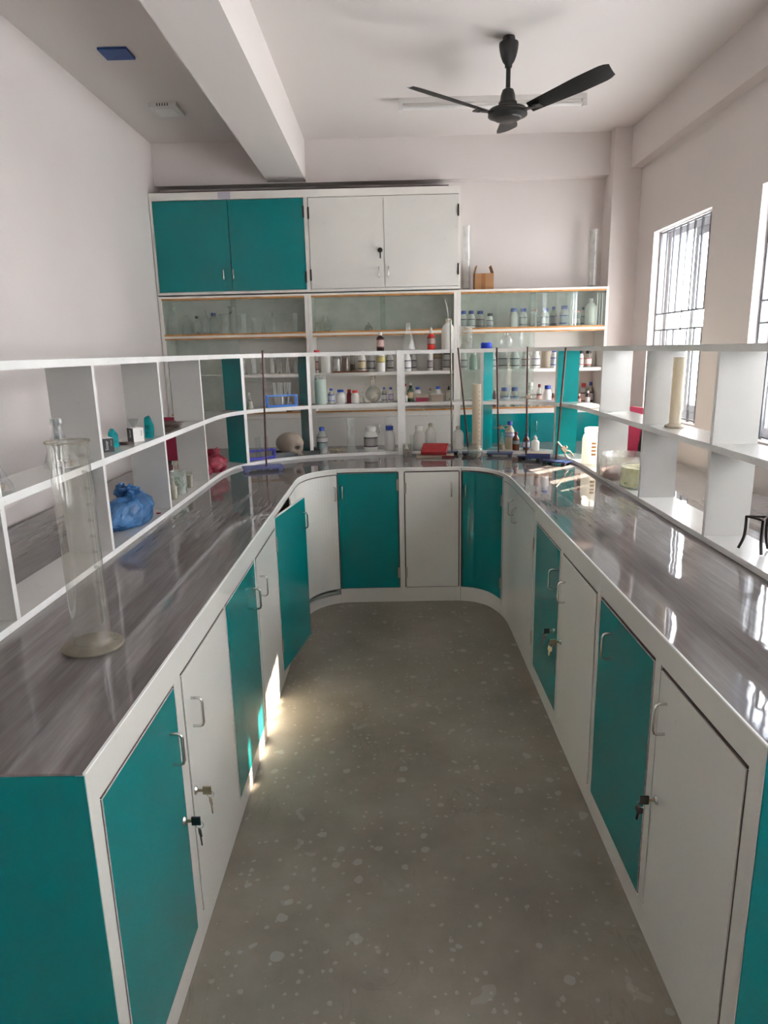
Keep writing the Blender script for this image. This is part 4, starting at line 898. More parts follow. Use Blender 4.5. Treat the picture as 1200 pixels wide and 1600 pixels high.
b = nb(); lathe(b, [(.006, 0), (.008, .004), (.022, .034), (.024, .038)], 16, cap1=False); link('funnel_wall', b, M['glass'], t, True)
o = nb(); [box(o, -.02 + k * .003, .02 + k * .002, -.012 - k * .002, .012, k * .004, k * .004 + .002) for k in range(3)]
o = link('slide_scraps', o, M['brownpaper']); o.location = (-1.115, 2.81, zm); tag(o, 'dark broken slides lying between the two slide boxes', 'slides')
# wrapped bottles
def wrapped(label, x, y, s):
    t = thing('wrapped_bottle', label, 'bottle', (x, y, zm))
    b = nb(); lathe(b, [(.026 * s, 0), (.028 * s, .006), (.028 * s, .075 * s), (.012 * s, .11 * s), (.011 * s, .150 * s), (.018 * s, .155 * s), (.018 * s, .172 * s), (.0, .174 * s)], 20); link('bottle_body', b, M['glass'], t, True)
    b = nb(); lathe(b, [(.062 * s, .001), (.055 * s, .02 * s), (.036 * s, .07 * s), (.020 * s, .12 * s), (.014 * s, .150 * s), (.021 * s, .158 * s), (.021 * s, .176 * s), (0, .180 * s)], 22, cap0=False)
    for v in b.verts: v.co.x *= 1 + .25 * noise.noise(v.co * 40); v.co.y *= 1 + .25 * noise.noise(v.co * 37 + Vector((5, 5, 5)))
    link('plastic_wrap', b, M['clearbag'], t, True)
    b = nb(); lathe(b, [(0, .004), (.034 * s, .004), (.030 * s, .022), (0, .026)], 12)
    for v in b.verts: v.co += Vector((.02 * s, -.004, 0))
    for v in b.verts: v.co *= 1 + .2 * noise.noise(v.co * 60)
    link('crumpled_foil', b, M['steel'], t)
wrapped('glass bottle wrapped in clear film behind the tall measuring cylinder', -1.105, 2.245, .92)
wrapped('film-wrapped bottle at far left edge of the middle board', -1.105, 1.84, .82)
# base board, left arm: blue bag
def bag(label, name, x, y, z, R_, m, seed, squash=(1, 1, .8), knots=2):
    t = thing(name, label, 'bag', (x, y, z))
    b = nb(); bmesh.ops.create_icosphere(b, subdivisions=5, radius=1.0)
    for v in b.verts:
        p = v.co.copy(); k = 1.0
        n1 = noise.noise(p * 1.6 + Vector((seed, 0, 0))); n2 = noise.ridged_multi_fractal(p * 1.8 + Vector((0, seed, 0)), 0.9, 2.1, 4, 1.0, 2.0, noise_basis='PERLIN_ORIGINAL') * 0.10
        k = 0.93 + .18 * n1 - n2 * .9 + .1
        if p.z > 0.2: k *= 1 - .42 * (p.z - .2)
        q = p * k; q.z = max(q.z, -.62) ; v.co = Vector((q.x * squash[0], q.y * squash[1], (q.z + .62) * squash[2])) * R_
    link('bag_body', b, M[m], t, True)
    zt = max((v.co.z for v in t.children[0].data.vertices))
    for i in range(knots):
        b = nb(); bmesh.ops.create_icosphere(b, subdivisions=4, radius=1.0); a = i * 2.2 + seed
        for v in b.verts:
            n1 = noise.noise(v.co * 2.2 + Vector((seed + i * 4, 2, 1))); v.co *= (.8 + .5 * n1)
            v.co = Vector((v.co.x * .34, v.co.y * .13, v.co.z * .26)) * R_
        xform(b, Matrix.Translation((math.cos(a) * R_ * .22, math.sin(a) * .1 * R_, zt + R_ * .10)) @ Matrix.Rotation(a * .7, 4, 'Y') @ Matrix.Rotation(a, 4, 'Z'))
        link('knot_ear', b, M[m], t, True)
    return t
bag('crumpled blue plastic bag tied at the top on the left base board', 'plastic_bag', -1.125, 2.83, ZB, .125, 'bluebag', 3.3, (0.68, 1.65, .80))
bag('pink-red knotted plastic bag in the left corner compartment', 'plastic_bag', -1.085, 4.10, ZB, .090, 'redbag', 8.1, (0.95, 1.0, .95), 3)
bag('small red plastic bag squeezed beside the upright, left of the knotted one', 'plastic_bag', -1.118, 3.93, ZB, .062, 'redbag', 5.4, (0.95, 1.0, 1.1), 1)
vessel('small narrow-necked bottle with chalky residue, left base board', -1.085, 3.300, ZB + .0005, .0185, .113, 'stopper', 'dustyglass', name='narrow_neck_bottle', cat='bottle', fill=('sand', .55))
vessel('wide greenish glass jar with rusty sediment, left base board', -1.100, 3.445, ZB + .0005, .037, .118, 'beaker', 'greenglass', name='glass_jar', cat='jar', fill=('rust', .08))
vessel('brown-lipped stoppered jar behind the greenish jar', -1.150, 3.565, ZB + .0005, .033, .150, 'stopper', 'dustyglass', name='stoppered_jar', cat='jar', fill=('sand', .4))
vessel('small grey-labelled glass jar right of the greenish jar', -1.090, 3.600, ZB + .0005, .0165, .085, 'beaker', 'dustyglass', name='glass_jar', cat='jar', fill=('sand', .8))
vessel('clear tumbler at the back behind the narrow-necked bottle', -1.160, 3.42, ZB + .0005, .020, .115, 'beaker', 'glass', name='glass_tumbler')
b = nb(); box(b, -.009, .009, -.006, .006, 0, .006, bev=.001); o = link('red_clip', b, M['maroon']); o.location = (-1.06, 2.99, ZB + .0003); tag(o, 'tiny dark red scrap by the blue bag', 'scrap')

# ------------------------------------------------------------------ base board, back of the U
zb = ZB + 0.0005
# violet rack
rack('violet-blue test tube rack low in the left corner of the base board', -0.885, 4.560, zb, 0.55, .100, .026, .062, 'violet')
RM = Matrix.Rotation(0.55, 2)
for dx, dy in ((-.030, -.012), (.000, .010), (.030, -.012), (.052, .010)):
    v = RM @ Vector((dx, dy)); testtube('clear test tube standing in the violet rack', -0.885 + v.x, 4.560 + v.y, zb + .0125, .135, .0085, group='tubes in the violet rack')
t = thing('enamel_tray', 'shallow dark tray holding the skull on the base board', 'tray', (-0.665, 4.715, zb), 0.36)
b = nb(); box(b, -.15, .15, -.065, .065, 0, .004); [box(b, *q) for q in ((-.15, .15, -.068, -.062, 0, .032), (-.15, .15, .062, .068, 0, .032), (-.153, -.147, -.068, .068, 0, .032), (.147, .153, -.068, .068, 0, .032))]
link('tray_body', b, M['tray'], t)
# skull seen from its side, face to the right
sk = thing('human_skull', 'aged human skull facing right, resting in the dark tray', 'skull', (-0.705, 4.700, zb + .0045), -0.42)
b = nb(); bmesh.ops.create_icosphere(b, subdivisions=6, radius=1.0)
def gauss(p, c, s): return math.exp(-((p - Vector(c)).length_squared) / (2 * s * s))
for v in b.verts:
    p = v.co.copy(); k = 1.0
    k += .10 * gauss(p, (-.95, 0, .15), .5)                                   # occiput
    k -= .16 * max(0, -p.z - .15) * (1 if p.x < .3 else .2)                   # flatter base
    k += .26 * gauss(p, (.80, 0, -.62), .33)                                   # face and upper jaw
    k += .06 * gauss(p, (.86, .34, -.02), .16) + .06 * gauss(p, (.86, -.34, -.02), .16)   # brow
    k += .10 * gauss(p, (.72, 0, .30), .45)                                    # forehead
    k -= .34 * gauss(p, (.84, .40, -.28), .17) + .34 * gauss(p, (.84, -.40, -.28), .17)   # eye sockets
    k -= .16 * gauss(p, (.93, 0, -.52), .08)                                   # nose opening
    k += .07 * gauss(p, (.55, .80, -.45), .14) + .07 * gauss(p, (.55, -.80, -.45), .14)   # cheek bones
    k -= .07 * gauss(p, (.25, .95, -.2), .25) + .07 * gauss(p, (.25, -.95, -.2), .25)     # temples
    k += .012 * noise.noise(p * 3)
    q = p * k; v.co = Vector((q.x * .096, q.y * .072, q.z * .078 + .071))
mn = min(v.co.z for v in b.verts)
for v in b.verts: v.co.z -= mn
b.faces.ensure_lookup_table()
for f in b.faces:
    c = f.calc_center_median(); pn = Vector((c.x / .096, c.y / .072, (c.z - .071 + mn) / .078)).normalized()
    if gauss(pn, (.84, .40, -.28), .17) > .50 or gauss(pn, (.84, -.40, -.28), .17) > .50 or gauss(pn, (.93, 0, -.52), .08) > .6: f.material_index = 1
link('cranium', b, [M['bone'], M['socket']], sk, True)
b = nb()
for k in range(8): a = -.9 + 1.8 * k / 7; box(b, -.003 + .098 + -.02 * a * a, .003 + .098 - .02 * a * a, .022 * a - .0025, .022 * a + .0025, .003, .014)
link('teeth', b, M['bone'], sk)
b = nb(); lathe(b, [(0, 0), (.012, .002), (.016, .010), (.011, .018), (0, .021)], 14); o = link('black_bulb', b, M['black'], None, True); o.location = (-0.590, 4.712, zb); tag(o, 'small black rubber bulb before the tray', 'bulb')
bottle('bottle half full of blue-grey water with blue cap, left of glass cylinder', -0.486, 4.775, zb, .038, .184, 'narrow', 'clearplastic', 'bluecap', 'lab_black', fill=('water', .38), labz=(.42, .62))
mcyl('clear empty glass cylinder with flared lip on the back base board', -0.284, 4.832, zb, .030, .235, 'glass', name='gas_cylinder', foot=.040, ticks=False, cat='glass cylinder')
bottle('rounded white bottle with black-banded label, no cap', -0.145, 4.846, zb, .050, .172, 'jar', 'plastic', 'whitecap', 'lab_dark', labz=(.18, .58))
bottle('square-shouldered white bottle with blue cap left of the wide post', -0.011, 4.850, zb, .037, .175, 'jar', 'plastic', 'bluecap')
vessel('small beaker holding a little bottle at the foot of the wide post', 0.112, 4.722, HT + .0005, .032, .082, 'beaker', 'dustyglass', name='beaker')
bottle('little red and white bottle inside the small beaker', 0.106, 4.722, HT + .003, .016, .075, 'narrow', 'plastic', 'whitecap', 'lab_pink')
def wash(label, x, y, z, r, h, tubepts, body='plastic'):
    t = bottle(label, x, y, z, r, h, 'wash', body, 'cream', name='wash_bottle')
    b = nb(); tube(b, catmull(tubepts, 5), .0022, 8); link('spout_tube', b, M['whitecap'], t, True)
vessel('two-part glass measure behind the first wash bottle', 0.150, 4.905, zb, .014, .10, 'beaker', 'glass', name='glass_measure')
bottle('wide white plastic bottle with low cap, left of the pair behind red book', 0.200, 4.850, zb, .040, .172, 'jar', 'plastic', 'whitecap')
wash('white wash bottle with curved thin tube behind the red book', 0.283, 4.862, zb, .040, .190, [(0, 0, .175), (-.002, 0, .20), (-.015, 0, .245), (-.040, 0, .275), (-.055, 0, .285)])
wash('white wash bottle right of the grey rod with upright tube', 0.480, 4.865, zb, .040, .165, [(0, 0, .15), (0, 0, .19), (.004, 0, .26), (.006, 0, .29)])
mcyl('small clear glass measure behind the leaning rod', 0.560, 4.87, zb, .011, .115, 'glass', name='glass_measure', ticks=False, cat='glassware')
bottle('milky bottle with blue cap and pale yellow liquid, sunlit at the right', 0.837, 4.80, zb, .034, .193, 'narrow', 'cream', 'bluecap', 'lab_blue', labz=(.45, .6))
vessel('short conical flask with grey label left of the amber bottle', 0.778, 4.775, zb, .024, .118, 'cone', 'dustyglass', name='conical_flask', fill=('yellow', .3))
bottle('amber bottle with dark cap and glowing orange liquid', 0.868, 4.728, zb, .0245, .126, 'narrow', 'amber', 'maroon', 'lab_dark', labz=(.32, .56))
bottle('small amber bottle with blue cap behind the dark rod', 0.942, 4.735, zb, .024, .111, 'narrow', 'amber', 'bluecap', 'lab_blue')
bottle('white plastic dropper bottle with cone tip on the right', 0.995, 4.690, zb, .028, .105, 'dropper', 'plastic', 'whitecap', tip='whitecap', name='dropper_bottle')
b = nb(); bmesh.ops.create_icosphere(b, subdivisions=4, radius=1.0)
for v in b.verts:
    k = .8 + .5 * noise.noise(v.co * 2.5 + Vector((1, 7, 3))); v.co = Vector((v.co.x * .062 * k, v.co.y * .030 * k, max(0, v.co.z * k + .35) * .026))
o = link('crumpled_cloth', b, M['sand'], None, True); o.location = (-0.385, 4.825, zb); tag(o, 'crumpled grey cloth between the water bottle and the glass cylinder', 'cloth')
# top board
zt = ZT + 0.0008
bottle('brown bottle with white cap and pink label on the top board', -0.062, 4.854, zt, .027, .143, 'dropper', 'darkbottle', 'whitecap', 'lab_pink', labz=(.15, .55))
vessel('clear conical flask standing on the top board', 0.132, 4.860, zt, .052, .182, 'cone', 'glass', name='conical_flask')
bottle('red squeeze bottle with pointed white nozzle on the top board', 0.292, 4.868, zt, .028, .150, 'dropper', 'bright_red', 'whitecap', 'lab_pink', tip='whitecap', name='glue_bottle', labz=(.22, .55))
wash('large wash bottle with tall curved tube on the top board', 0.407, 4.861, zt, .045, .212, [(0, 0, .2), (.0, 0, .23), (-.006, 0, .275), (-.022, 0, .330)], 'plastic')
t = thing('plastic_beaker', 'translucent ribbed plastic beaker with spout on the top board', 'beaker', (0.528, 4.852, zt))
b = nb(); lathe(b, [(.040, 0), (.043, .004), (.045, .148), (.048, .152)], 28, cap1=False); link('beaker_wall', b, M['clearplastic'], t, True)
b = nb()
for k in range(14): box(b, -.012, .012, -.0462, -.0455, .02 + k * .009, .0215 + k * .009)
link('graduation', b, M['ink'], t)
t = thing('blue_lid', 'wide bright blue screw lid lying on the top board', 'lid', (0.668, 4.826, zt)); b = nb(); lathe(b, [(.036, 0), (.038, .003), (.038, .034), (.034, .039), (0, .039)], 28); link('lid_body', b, mat('cobalt_lid', (.01, .05, .55), .35), t, True)
vessel('crumpled clear glass flask on the top board right of blue lid', 0.799, 4.795, zt, .044, .101, 'round', 'glass', name='round_flask')
bottle('red capped jar peeping above the top board at left', -0.500, 4.80, zt, .020, .014, 'straight', 'redcap', 'redcap', name='small_jar', cat='jar')

# ------------------------------------------------------------------ retort stands
def stand(label, base_c, rz, sx, sy, th, bm_, rodp, rodt, rm='rod', rr=.0058):
    t = thing('retort_stand', label, 'retort stand', (base_c[0], base_c[1], HT + .0005), rz)
    b = nb(); box(b, -sx, sx, -sy, sy, .014, .014 + th, bev=.003); link('base_plate', b, M[bm_], t)
    for i in (-1, 1):
        for j in (-1, 1):
            b = nb(); box(b, i * (sx - .02) - .012, i * (sx - .02) + .012, j * (sy - .012) - .008, j * (sy - .012) + .008, 0, .015, bev=.002); link('foot', b, M['black'] if bm_ == 'navy' else M[bm_], t)
    inv_ = (Matrix.Translation((base_c[0], base_c[1], HT + .0005)) @ Matrix.Rotation(rz, 4, 'Z')).inverted()
    b = nb(); tube(b, [inv_ @ Vector(rodp), inv_ @ Vector(rodt)], rr, 12); link('rod', b, M[rm], t, True)
    return t
stand('retort stand with flat blue enamel base in the left corner', (-0.815, 4.245), 0.30, .125, .065, .010, 'bluebase', (-0.790, 4.235, .912), (-0.770, 4.235, 1.625))
stand('grey-rodded stand rising behind the red book, tallest rod', (0.424, 4.738), -0.05, .045, .030, .008, 'navy', (0.424, 4.738, .910), (0.414, 4.738, 1.80), 'greyrod', .0065)
stand('stand with navy base and rod leaning left by the round flask', (0.552, 4.655), -0.10, .066, .052, .010, 'navy', (0.530, 4.640, .912), (0.455, 4.640, 1.615))
stand('navy-based stand whose upright rod carries a small clamp', (0.740, 4.622), -0.22, .088, .048, .010, 'navy', (0.733, 4.63, .912), (0.710, 4.63, 1.610))
stand('navy-based stand with plain dark upright rod between two clamps', (0.918, 4.455), -0.50, .080, .048, .010, 'navy', (0.893, 4.48, .912), (0.8835, 4.48, 1.612))
stand('rightmost stand, rod leaning right with heavy clamp at its foot', (1.035, 4.235), -0.75, .085, .045, .010, 'navy', (1.040, 4.27, .912), (1.075, 4.27, 1.600), 'rod', .0065)
b = nb(); box(b, -.074, .074, -.045, .045, 0, .034, bev=.003); o = link('navy_block', b, M['navy']); o.location = (0.945, 4.345, HT + .0255); o.rotation_euler = (0, 0, -.25)
tag(o, 'thick navy-sided block with pale top lying on the stand bases', 'block')
o.data.materials.append(M['card'])
for f in o.data.polygons:
    if f.normal.z > .9: f.material_index = 1
def clamp(label, loc, rot, s=1.0, m='steel', jaw=True):
    t = thing('clamp', label, 'clamp', loc, rot=rot)
    b = nb(); box(b, -.016 * s, .016 * s, -.010 * s, .010 * s, -.012 * s, .012 * s, bev=.003); link('boss', b, M[m], t)
    b = nb(); tube(b, [(-.01 * s, 0, 0), (-.055 * s, 0, 0)], .004 * s, 10); lathe(b, [(.006 * s, 0), (.010 * s, .002), (.010 * s, .010 * s), (0, .012 * s)], 12, cx=0, cy=0, cz=.012 * s); link('thumb_screw', b, M[m], t, True)
    for sg in (-1, 1):
        b = nb(); tube(b, catmull([(.014 * s, 0, 0), (.030 * s, 0, sg * .014 * s), (.052 * s, 0, sg * .016 * s), (.068 * s, 0, sg * .012 * s)], 4), .0048 * s, 8); link('jaw', b, M[m], t, True)
    return t
clamp('small steel clamp fixed halfway up the middle dark rod', (0.745, 4.618, 1.082), (0, 0, 0), .85)
clamp('small clamp with wooden jaw high on the plain dark rod', (0.890, 4.468, 1.295), (0, 0, 0), .85)
clamp('heavy brass-brown boss clamp at the foot of the leaning rod', (1.075, 4.225, 0.985), (0, math.radians(48), 0), 1.1, 'steel')
# books, flask with long cylinder
t = thing('cardboard_folder', 'pale cardboard folder lying under the red book', 'folder', (0.300, 4.645, HT + .0005), -0.03)
b = nb(); box(b, -.128, .128, -.052, .052, 0, .016, bev=.002); link('folder_body', b, M['card'], t); b = nb(); box(b, .045, .129, -.0528, -.050, 0, .012); link('spine', b, M['maroon'], t)
t = thing('book', 'closed red book lying askew on the cardboard folder', 'book', (0.300, 4.655, HT + .017), -0.22)
b = nb(); box(b, -.086, .088, -.060, .060, 0, .004, bev=.001); box(b, -.086, .088, -.060, .060, .022, .026, bev=.001); box(b, -.086, .088, -.0625, -.0585, .001, .025, bev=.001); link('cover', b, M['redbook'], t)
b = nb(); box(b, -.082, .084, -.058, .057, .0042, .0218); link('pages', b, M['paper'], t)
for c in t.children: c.matrix_basis = Matrix.Rotation(math.radians(21), 4, 'X') @ Matrix.Translation((0, .0, .026))
t = thing('round_flask', 'round glass flask sitting on the worktop with water dregs', 'flask', (0.560, 4.535, HT + .0005))
r = .052
b = nb(); lathe(b, [(r * .4, 0)] + [(r * math.sin(a), r * (1 - math.cos(a)) - .004) for a in [0.5, .8, 1.1, 1.4, 1.7, 2.0, 2.3, 2.55]] + [(.030, .098), (.030, .104)], 24, cap1=False); link('glass_wall', b, M['dustyglass'], t, True)
b = nb(); lathe(b, [(0, .003), (r * .42, .003), (r * .8, .02), (r * .93, .045), (0, .045)], 24); link('contents', b, M['water'], t, True)
t = thing('plastic_cylinder', 'long cream plastic measuring cylinder standing in the round flask', 'measuring cylinder', (0.568, 4.535, HT + .062), rot=(0, 0, 0))
b = nb(); lathe(b, [(.022, 0), (.0265, .01), (.0265, .02), (.029, .04), (.029, .425), (.031, .43)], 24, cap0=True, cap1=False); link('cylinder_wall', b, M['cream'], t, True)
b = nb()
for k in range(12):
    zz = .06 + k * .029
    for q in range(3):
        a0, a1 = -1.15 + q * .12, -1.15 + (q + 1) * .12
        v = [b.verts.new((.0293 * math.cos(a), .0293 * math.sin(a), zz + dz)) for a, dz in ((a0, 0), (a1, 0), (a1, .003), (a0, .003))]; b.faces.new(v)
link('graduation', b, M['blackink'], t)

# ------------------------------------------------------------------ right arm of the shelf
t = thing('plastic_jar', 'big cloudy white plastic jar with brown window print, sunlit', 'jar', (1.222, 4.12, zb))
b = nb(); lathe(b, [(.058, 0), (.062, .006), (.062, .150), (.056, .172), (.046, .182), (.046, .186), (.050, .188), (.050, .214), (.047, .216)], 28, cap1=False); link('jar_wall', b, M['plastic'], t, True)
b = nb()
for k in range(4):
    for q in range(3):
        a0, a1 = -1.95 + q * .14, -1.95 + (q + 1) * .14
        v = [b.verts.new((.0625 * math.cos(a), .0625 * math.sin(a), .055 + k * .022 + dz)) for a, dz in ((a0, 0), (a1, 0), (a1, .013), (a0, .013))]; b.faces.new(v)
link('printed_marks', b, M['cardboard'], t)
t = thing('glass_trough', 'round clear trough holding pinkish specimens, right shelf', 'trough', (1.245, 3.63, zb))
b = nb(); lathe(b, [(.10, 0), (.117, .012), (.120, .03), (.122, .125), (.126, .13)], 40, cap1=False); link('trough_wall', b, M['clearplastic'], t, True)
b = nb(); lathe(b, [(0, .003), (.105, .006), (.113, .02), (.113, .045), (0, .05)], 40)
for v in b.verts:
    if v.co.z > .03: v.co.z += .02 * noise.noise(v.co * 25)
link('contents', b, M['pink'], t, True)
t = thing('specimen_jar', 'squat glass jar of yellow liquid in front of the trough', 'jar', (1.245, 3.385, zb))
b = nb(); lathe(b, [(.082, 0), (.090, .006), (.090, .112), (.086, .118)], 40, cap1=False); link('jar_wall', b, M['glass'], t, True)
b = nb(); lathe(b, [(0, .008), (.084, .008), (.084, .100), (0, .100)], 40); link('contents', b, M['yellow'], t, True)
b = nb(); lathe(b, [(.084, .0), (.0905, .002), (.0905, .008), (.084, .0085)], 40); link('green_base_ring', b, M['greenglass'], t, True)
mcyl('cream plastic measuring cylinder with collar on the right middle board', 1.238, 2.985, zm, .024, .300, 'cream', foot=.042, ticks=False)
def tripod(label, x, y, z, s, rz):
    t = thing('tripod_stand', label, 'tripod', (x, y, z), rz)
    c = [(s * .62 * math.cos(a), s * .62 * math.sin(a)) for a in (0.0, 2 * PI / 3, 4 * PI / 3)]; hh = .118
    b = nb(); tube(b, [(p[0], p[1], hh) for p in c], .0036, 8, closed=True); link('triangle_top', b, M['iron'], t)
    for p in c:
        b = nb(); k = 1.0
        tube(b, catmull([(p[0], p[1], hh + .002), (p[0] * 1.0, p[1] * 1.0, hh * .55), (p[0] * 1.12, p[1] * 1.12, hh * .3), (p[0] * 1.42, p[1] * 1.42, .0035)], 4), .0048, 8); link('leg', b, M['iron'], t, True)
tripod('black iron tripod stand on the right base board', 1.240, 2.245, zb, .062, .35)
tripod('black iron tripod stand on the right middle board, cut by the frame', 1.240, 2.06, zm, .062, .35)
# red boards on the outer worktops
t = thing('red_board', 'crimson board standing behind the left shelf', 'board', (-1.535, 4.62, HT + .0005)); b = nb(); box(b, -.11, .11, -.008, .008, 0, .31); link('board_face', b, M['redboard'], t); b = nb(); box(b, -.12, .12, -.01, .01, -.0, .012); link('frame', b, M['black'], t)
t = thing('red_board', 'crimson board with black frame leaning behind the right shelf', 'board', (1.585, 4.62, HT + .0005)); b = nb(); box(b, -.12, .085, -.008, .008, 0, .31); link('board_face', b, M['redboard'], t)
b = nb(); box(b, .085, .105, -.012, .012, 0, .31); link('frame', b, M['black'], t)
for c in t.children: c.matrix_basis = Matrix.Rotation(.14, 4, 'Y') @ Matrix.Translation((0, 0, .008))

# ------------------------------------------------------------------ tall measuring cylinder on the left worktop
CX, CY, CR, CH = -0.770, 1.605, 0.0455, 0.527
t = thing('measuring_cylinder', 'tall glass measuring cylinder with round foot, nearest on the left worktop', 'measuring cylinder', (CX, CY, HT + .0005))
b = nb(); lathe(b, [(CR, .016), (CR, CH - .012), (CR * 1.05, CH - .004), (CR * 1.10, CH)], 48, cap1=False); link('glass_tube', b, M['bigcyl'], t, True)
b = nb(); lathe(b, [(.068, 0), (.0745, .003), (.0755, .007), (.072, .011), (.052, .0135), (.0455, .018), (.042, .022), (0, .020)], 48); link('foot', b, M['footglass'], t, True)
b = nb(); lathe(b, [(CR * 1.085, CH - .004), (CR * 1.12, CH - .0015), (CR * 1.10, CH + .001), (CR * 1.06, CH)], 48, cap0=False, cap1=False); link('rim', b, M['footglass'], t, True)
b = nb(); A0 = 0.95                                   # graduations on the far side, seen through the glass
for k in range(101):
    zz = .075 + k * .0041; w_ = .75 if k % 10 == 0 else (.6 if k % 5 == 0 else .45)
    for q in range(4):
        a0 = A0 - w_ * q / 4; a1 = A0 - w_ * (q + 1) / 4
        v = [b.verts.new((CR * 1.008 * math.cos(a), CR * 1.008 * math.sin(a), zz + dz)) for a, dz in ((a0, 0), (a1, 0), (a1, .0007), (a0, .0007))]; b.faces.new(v)
link('graduation', b, M['ink'], t)
for k in range(1, 11):
    o = textmesh(str(k * 100), .0115, M['ink'], t, name='scale_number'); a = A0 + .32
    for v in o.data.vertices:
        aa = a + v.co.x / CR; v.co = Vector((CR * 1.008 * math.cos(aa), CR * 1.008 * math.sin(aa), .075 + k * .041 + v.co.y))

# ------------------------------------------------------------------ keys hanging in the locks
def key(label, path_t, z, mats, face, second=True, small=1.0):
    p = bench.off(path_t, 0); n = bench.nrm(path_t); t = thing('key', label, 'key', (p.x, p.y, z), math.atan2(n.y, n.x) - PI / 2)
    s = small
    b = nb(); box(b, -.0015, .0015, -.022 * s, -.0085, -.004, .004); link('blade', b, M['brass'], t)
    b = nb(); box(b, -.0028, .0028, -.046 * s, -.022 * s, -.012 * s, .012 * s, bev=.002); link('bow', b, M[mats], t)
    b = nb(); tube(b, [(0, -.042 * s + .010 * s * math.sin(a), -.012 * s + .010 * s * math.cos(a)) for a in [k * PI / 6 for k in range(12)]], .0009, 6, closed=True); link('key_ring', b, M['chrome'], t)
    if second:
        b = nb(); wedge(b, [(-.010 * s, -.020 * s), (.010 * s, -.022 * s), (.012 * s, -.036 * s), (.004 * s, -.044 * s), (.003 * s, -.066 * s), (-.003 * s, -.066 * s), (-.004 * s, -.044 * s), (-.012 * s, -.038 * s)], .0028)
        xform(b, Matrix.Translation((0, -.040 * s, 0)) @ Matrix.Rotation(.6, 4, 'Z') @ Matrix.Rotation(.18, 4, 'Y')); link('spare_key', b, M[mats], t)
    return t
key('black-headed key with spare hanging in the nearest left teal door', BL(1.52), .438, 'black', 'L')
key('bare metal key with spare hanging in the near left white door', BL(1.632), .448, 'brass', 'L')
key('black-headed keys hanging in the near right white door', BR(1.565), .447, 'black', 'R')
key('tarnished keys hanging in the middle right white door', BR(2.59), .433, 'brass', 'R')
key('black-headed keys hanging in the middle right teal door', BR(2.70), .435, 'black', 'R')
t = thing('key', 'small dark key hanging in the high white cabinet door', 'key', (-0.053, YF - .012, 2.325)); b = nb(); box(b, -.006, .006, -.014, 0, -.012, .012); link('bow', b, M['iron'], t); b = nb(); box(b, -.005, .005, -.014, -.010, -.060, -.014, bev=.001); link('spare_key', b, M['iron'], t)

# ------------------------------------------------------------------ ceiling fan, lights
TILT = Matrix.Identity(4)
FX, FY = 0.632, 3.885
fan = thing('ceiling_fan', 'black three-bladed ceiling fan hanging in front of the tube light', 'ceiling fan', (FX, FY, ZC))
b = nb(); lathe(b, [(.030, 0), (.032, -.010), (.026, -.018), (.026, -.024), (.048, -.027), (.049, -.036), (.046, -.060), (.039, -.088), (.029, -.112), (.018, -.126), (.018, -.138), (.012, -.140)], 36); link('canopy', b, M['fan'], fan, True)
b = nb(); lathe(b, [(.012, -.12), (.012, -.305)], 14); link('down_rod', b, M['fan'], fan, True)
b = nb(); lathe(b, [(.013, -.232), (.028, -.240), (.036, -.262), (.040, -.290), (.047, -.298), (.047, -.312), (.060, -.320), (.094, -.330), (.097, -.340), (.094, -.352), (.100, -.354), (.100, -.360), (.084, -.366), (.070, -.370), (.066, -.376), (.040, -.381), (0, -.382)], 36); xform(b, TILT); link('motor', b, M['fan'], fan, True)
b = nb(); lathe(b, [(.0975, -.338), (.1005, -.341), (.0975, -.344)], 36, cap0=False, cap1=False); xform(b, TILT); link('trim_ring', b, M['fanhi'], fan, True)
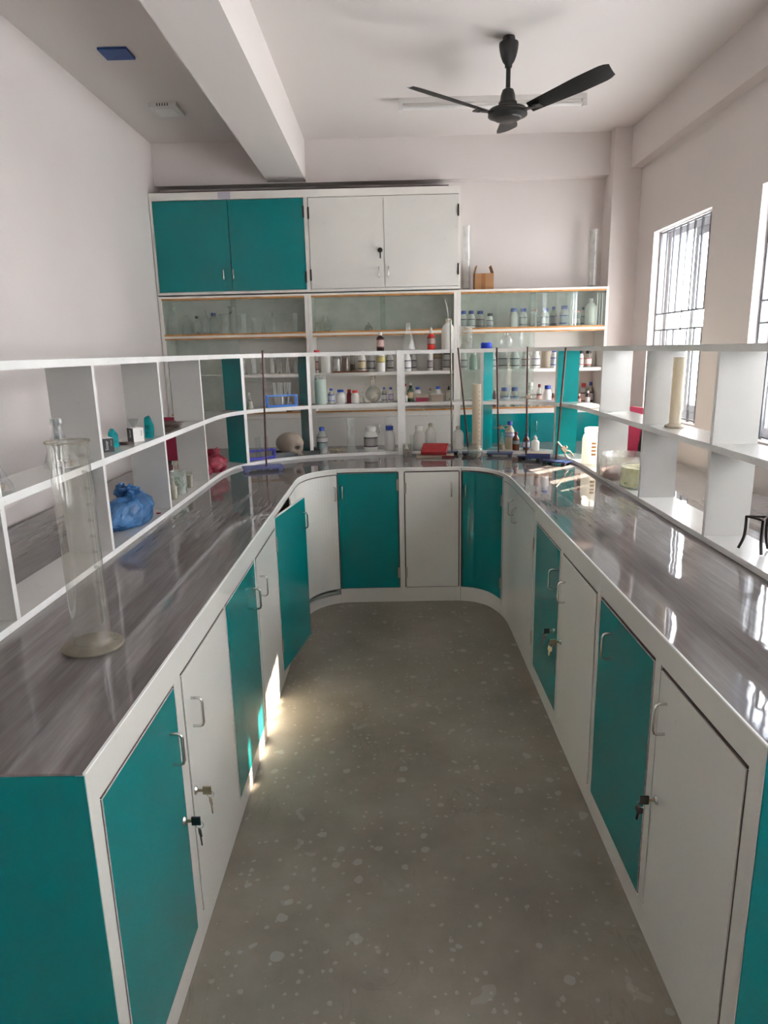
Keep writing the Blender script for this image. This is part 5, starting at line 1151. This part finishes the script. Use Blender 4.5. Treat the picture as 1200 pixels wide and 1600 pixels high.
for i, a in enumerate((math.radians(-159), math.radians(-39), math.radians(81))):
    b = nb(); n = 20; L0, L1 = .125, .545; rows = []
    for k in range(n + 1):
        u = k / n; rr = L0 + (L1 - L0) * u; hw = .040 + .018 * min(1, u * 1.6); hw *= 1 - .30 * max(0, (u - .85) / .15) ** 3; z = -.346 + .068 * u
        rows.append([b.verts.new((rr, s * hw, z - s * hw * .26 - .003 * (1 - s * s))) for s in (-1, -.33, .33, 1)])
    for p, q in zip(rows, rows[1:]):
        for k in range(3): b.faces.new((p[k], q[k], q[k + 1], p[k + 1]))
    bmesh.ops.solidify(b, geom=b.faces[:], thickness=.003); xform(b, TILT @ Matrix.Rotation(a, 4, 'Z')); bl = link('blade', b, M['fan'], fan, True)
    b = nb(); box(b, .085, .165, -.014, .014, -.352, -.346); box(b, .15, .19, -.026, .026, -.350, -.345); xform(b, TILT @ Matrix.Rotation(a, 4, 'Z')); link('blade_bracket', b, M['fan'], bl)
tl = thing('tube_light', 'unlit fluorescent tube fitting on the ceiling behind the fan', 'light', (0.670, 4.715, ZC))
b = nb(); box(b, -.585, .585, -.018, .018, -.030, -.0005, bev=.002); link('batten', b, M['lampbody'], tl)
b = nb(); tube(b, [(-.560, -.004, -.052), (.560, -.004, -.052)], .013, 16); link('tube', b, M['tube'], tl, True)
for s in (-1, 1): b = nb(); box(b, s * .572 - .014, s * .572 + .014, -.018, .012, -.070, -.030, bev=.002); link('end_cap', b, M['lampbody'], tl)
b = nb(); box(b, -.074, .074, -.066, .066, -.012, -.0005, bev=.001); o = link('ceiling_plate', b, M['skytile']); o.location = (-1.372, 3.935, ZC); tag(o, 'blue square plate fixed on the ceiling above the left side', 'plate')
t = thing('panel_light', 'white square surface light on the ceiling near the beam', 'light', (-1.370, 4.745, ZC))
b = nb(); box(b, -.088, .088, -.098, .098, -.030, -.0005, bev=.006); link('housing', b, M['lampbody'], t); b = nb(); box(b, -.062, .062, -.072, .072, -.033, -.0305); link('diffuser', b, M['tube'], t)
b = nb(); [box(b, -.035 + k * .016, -.029 + k * .016, -.0995, -.0982, -.024, -.008) for k in range(5)]; link('vent_slots', b, M['blackink'], t)
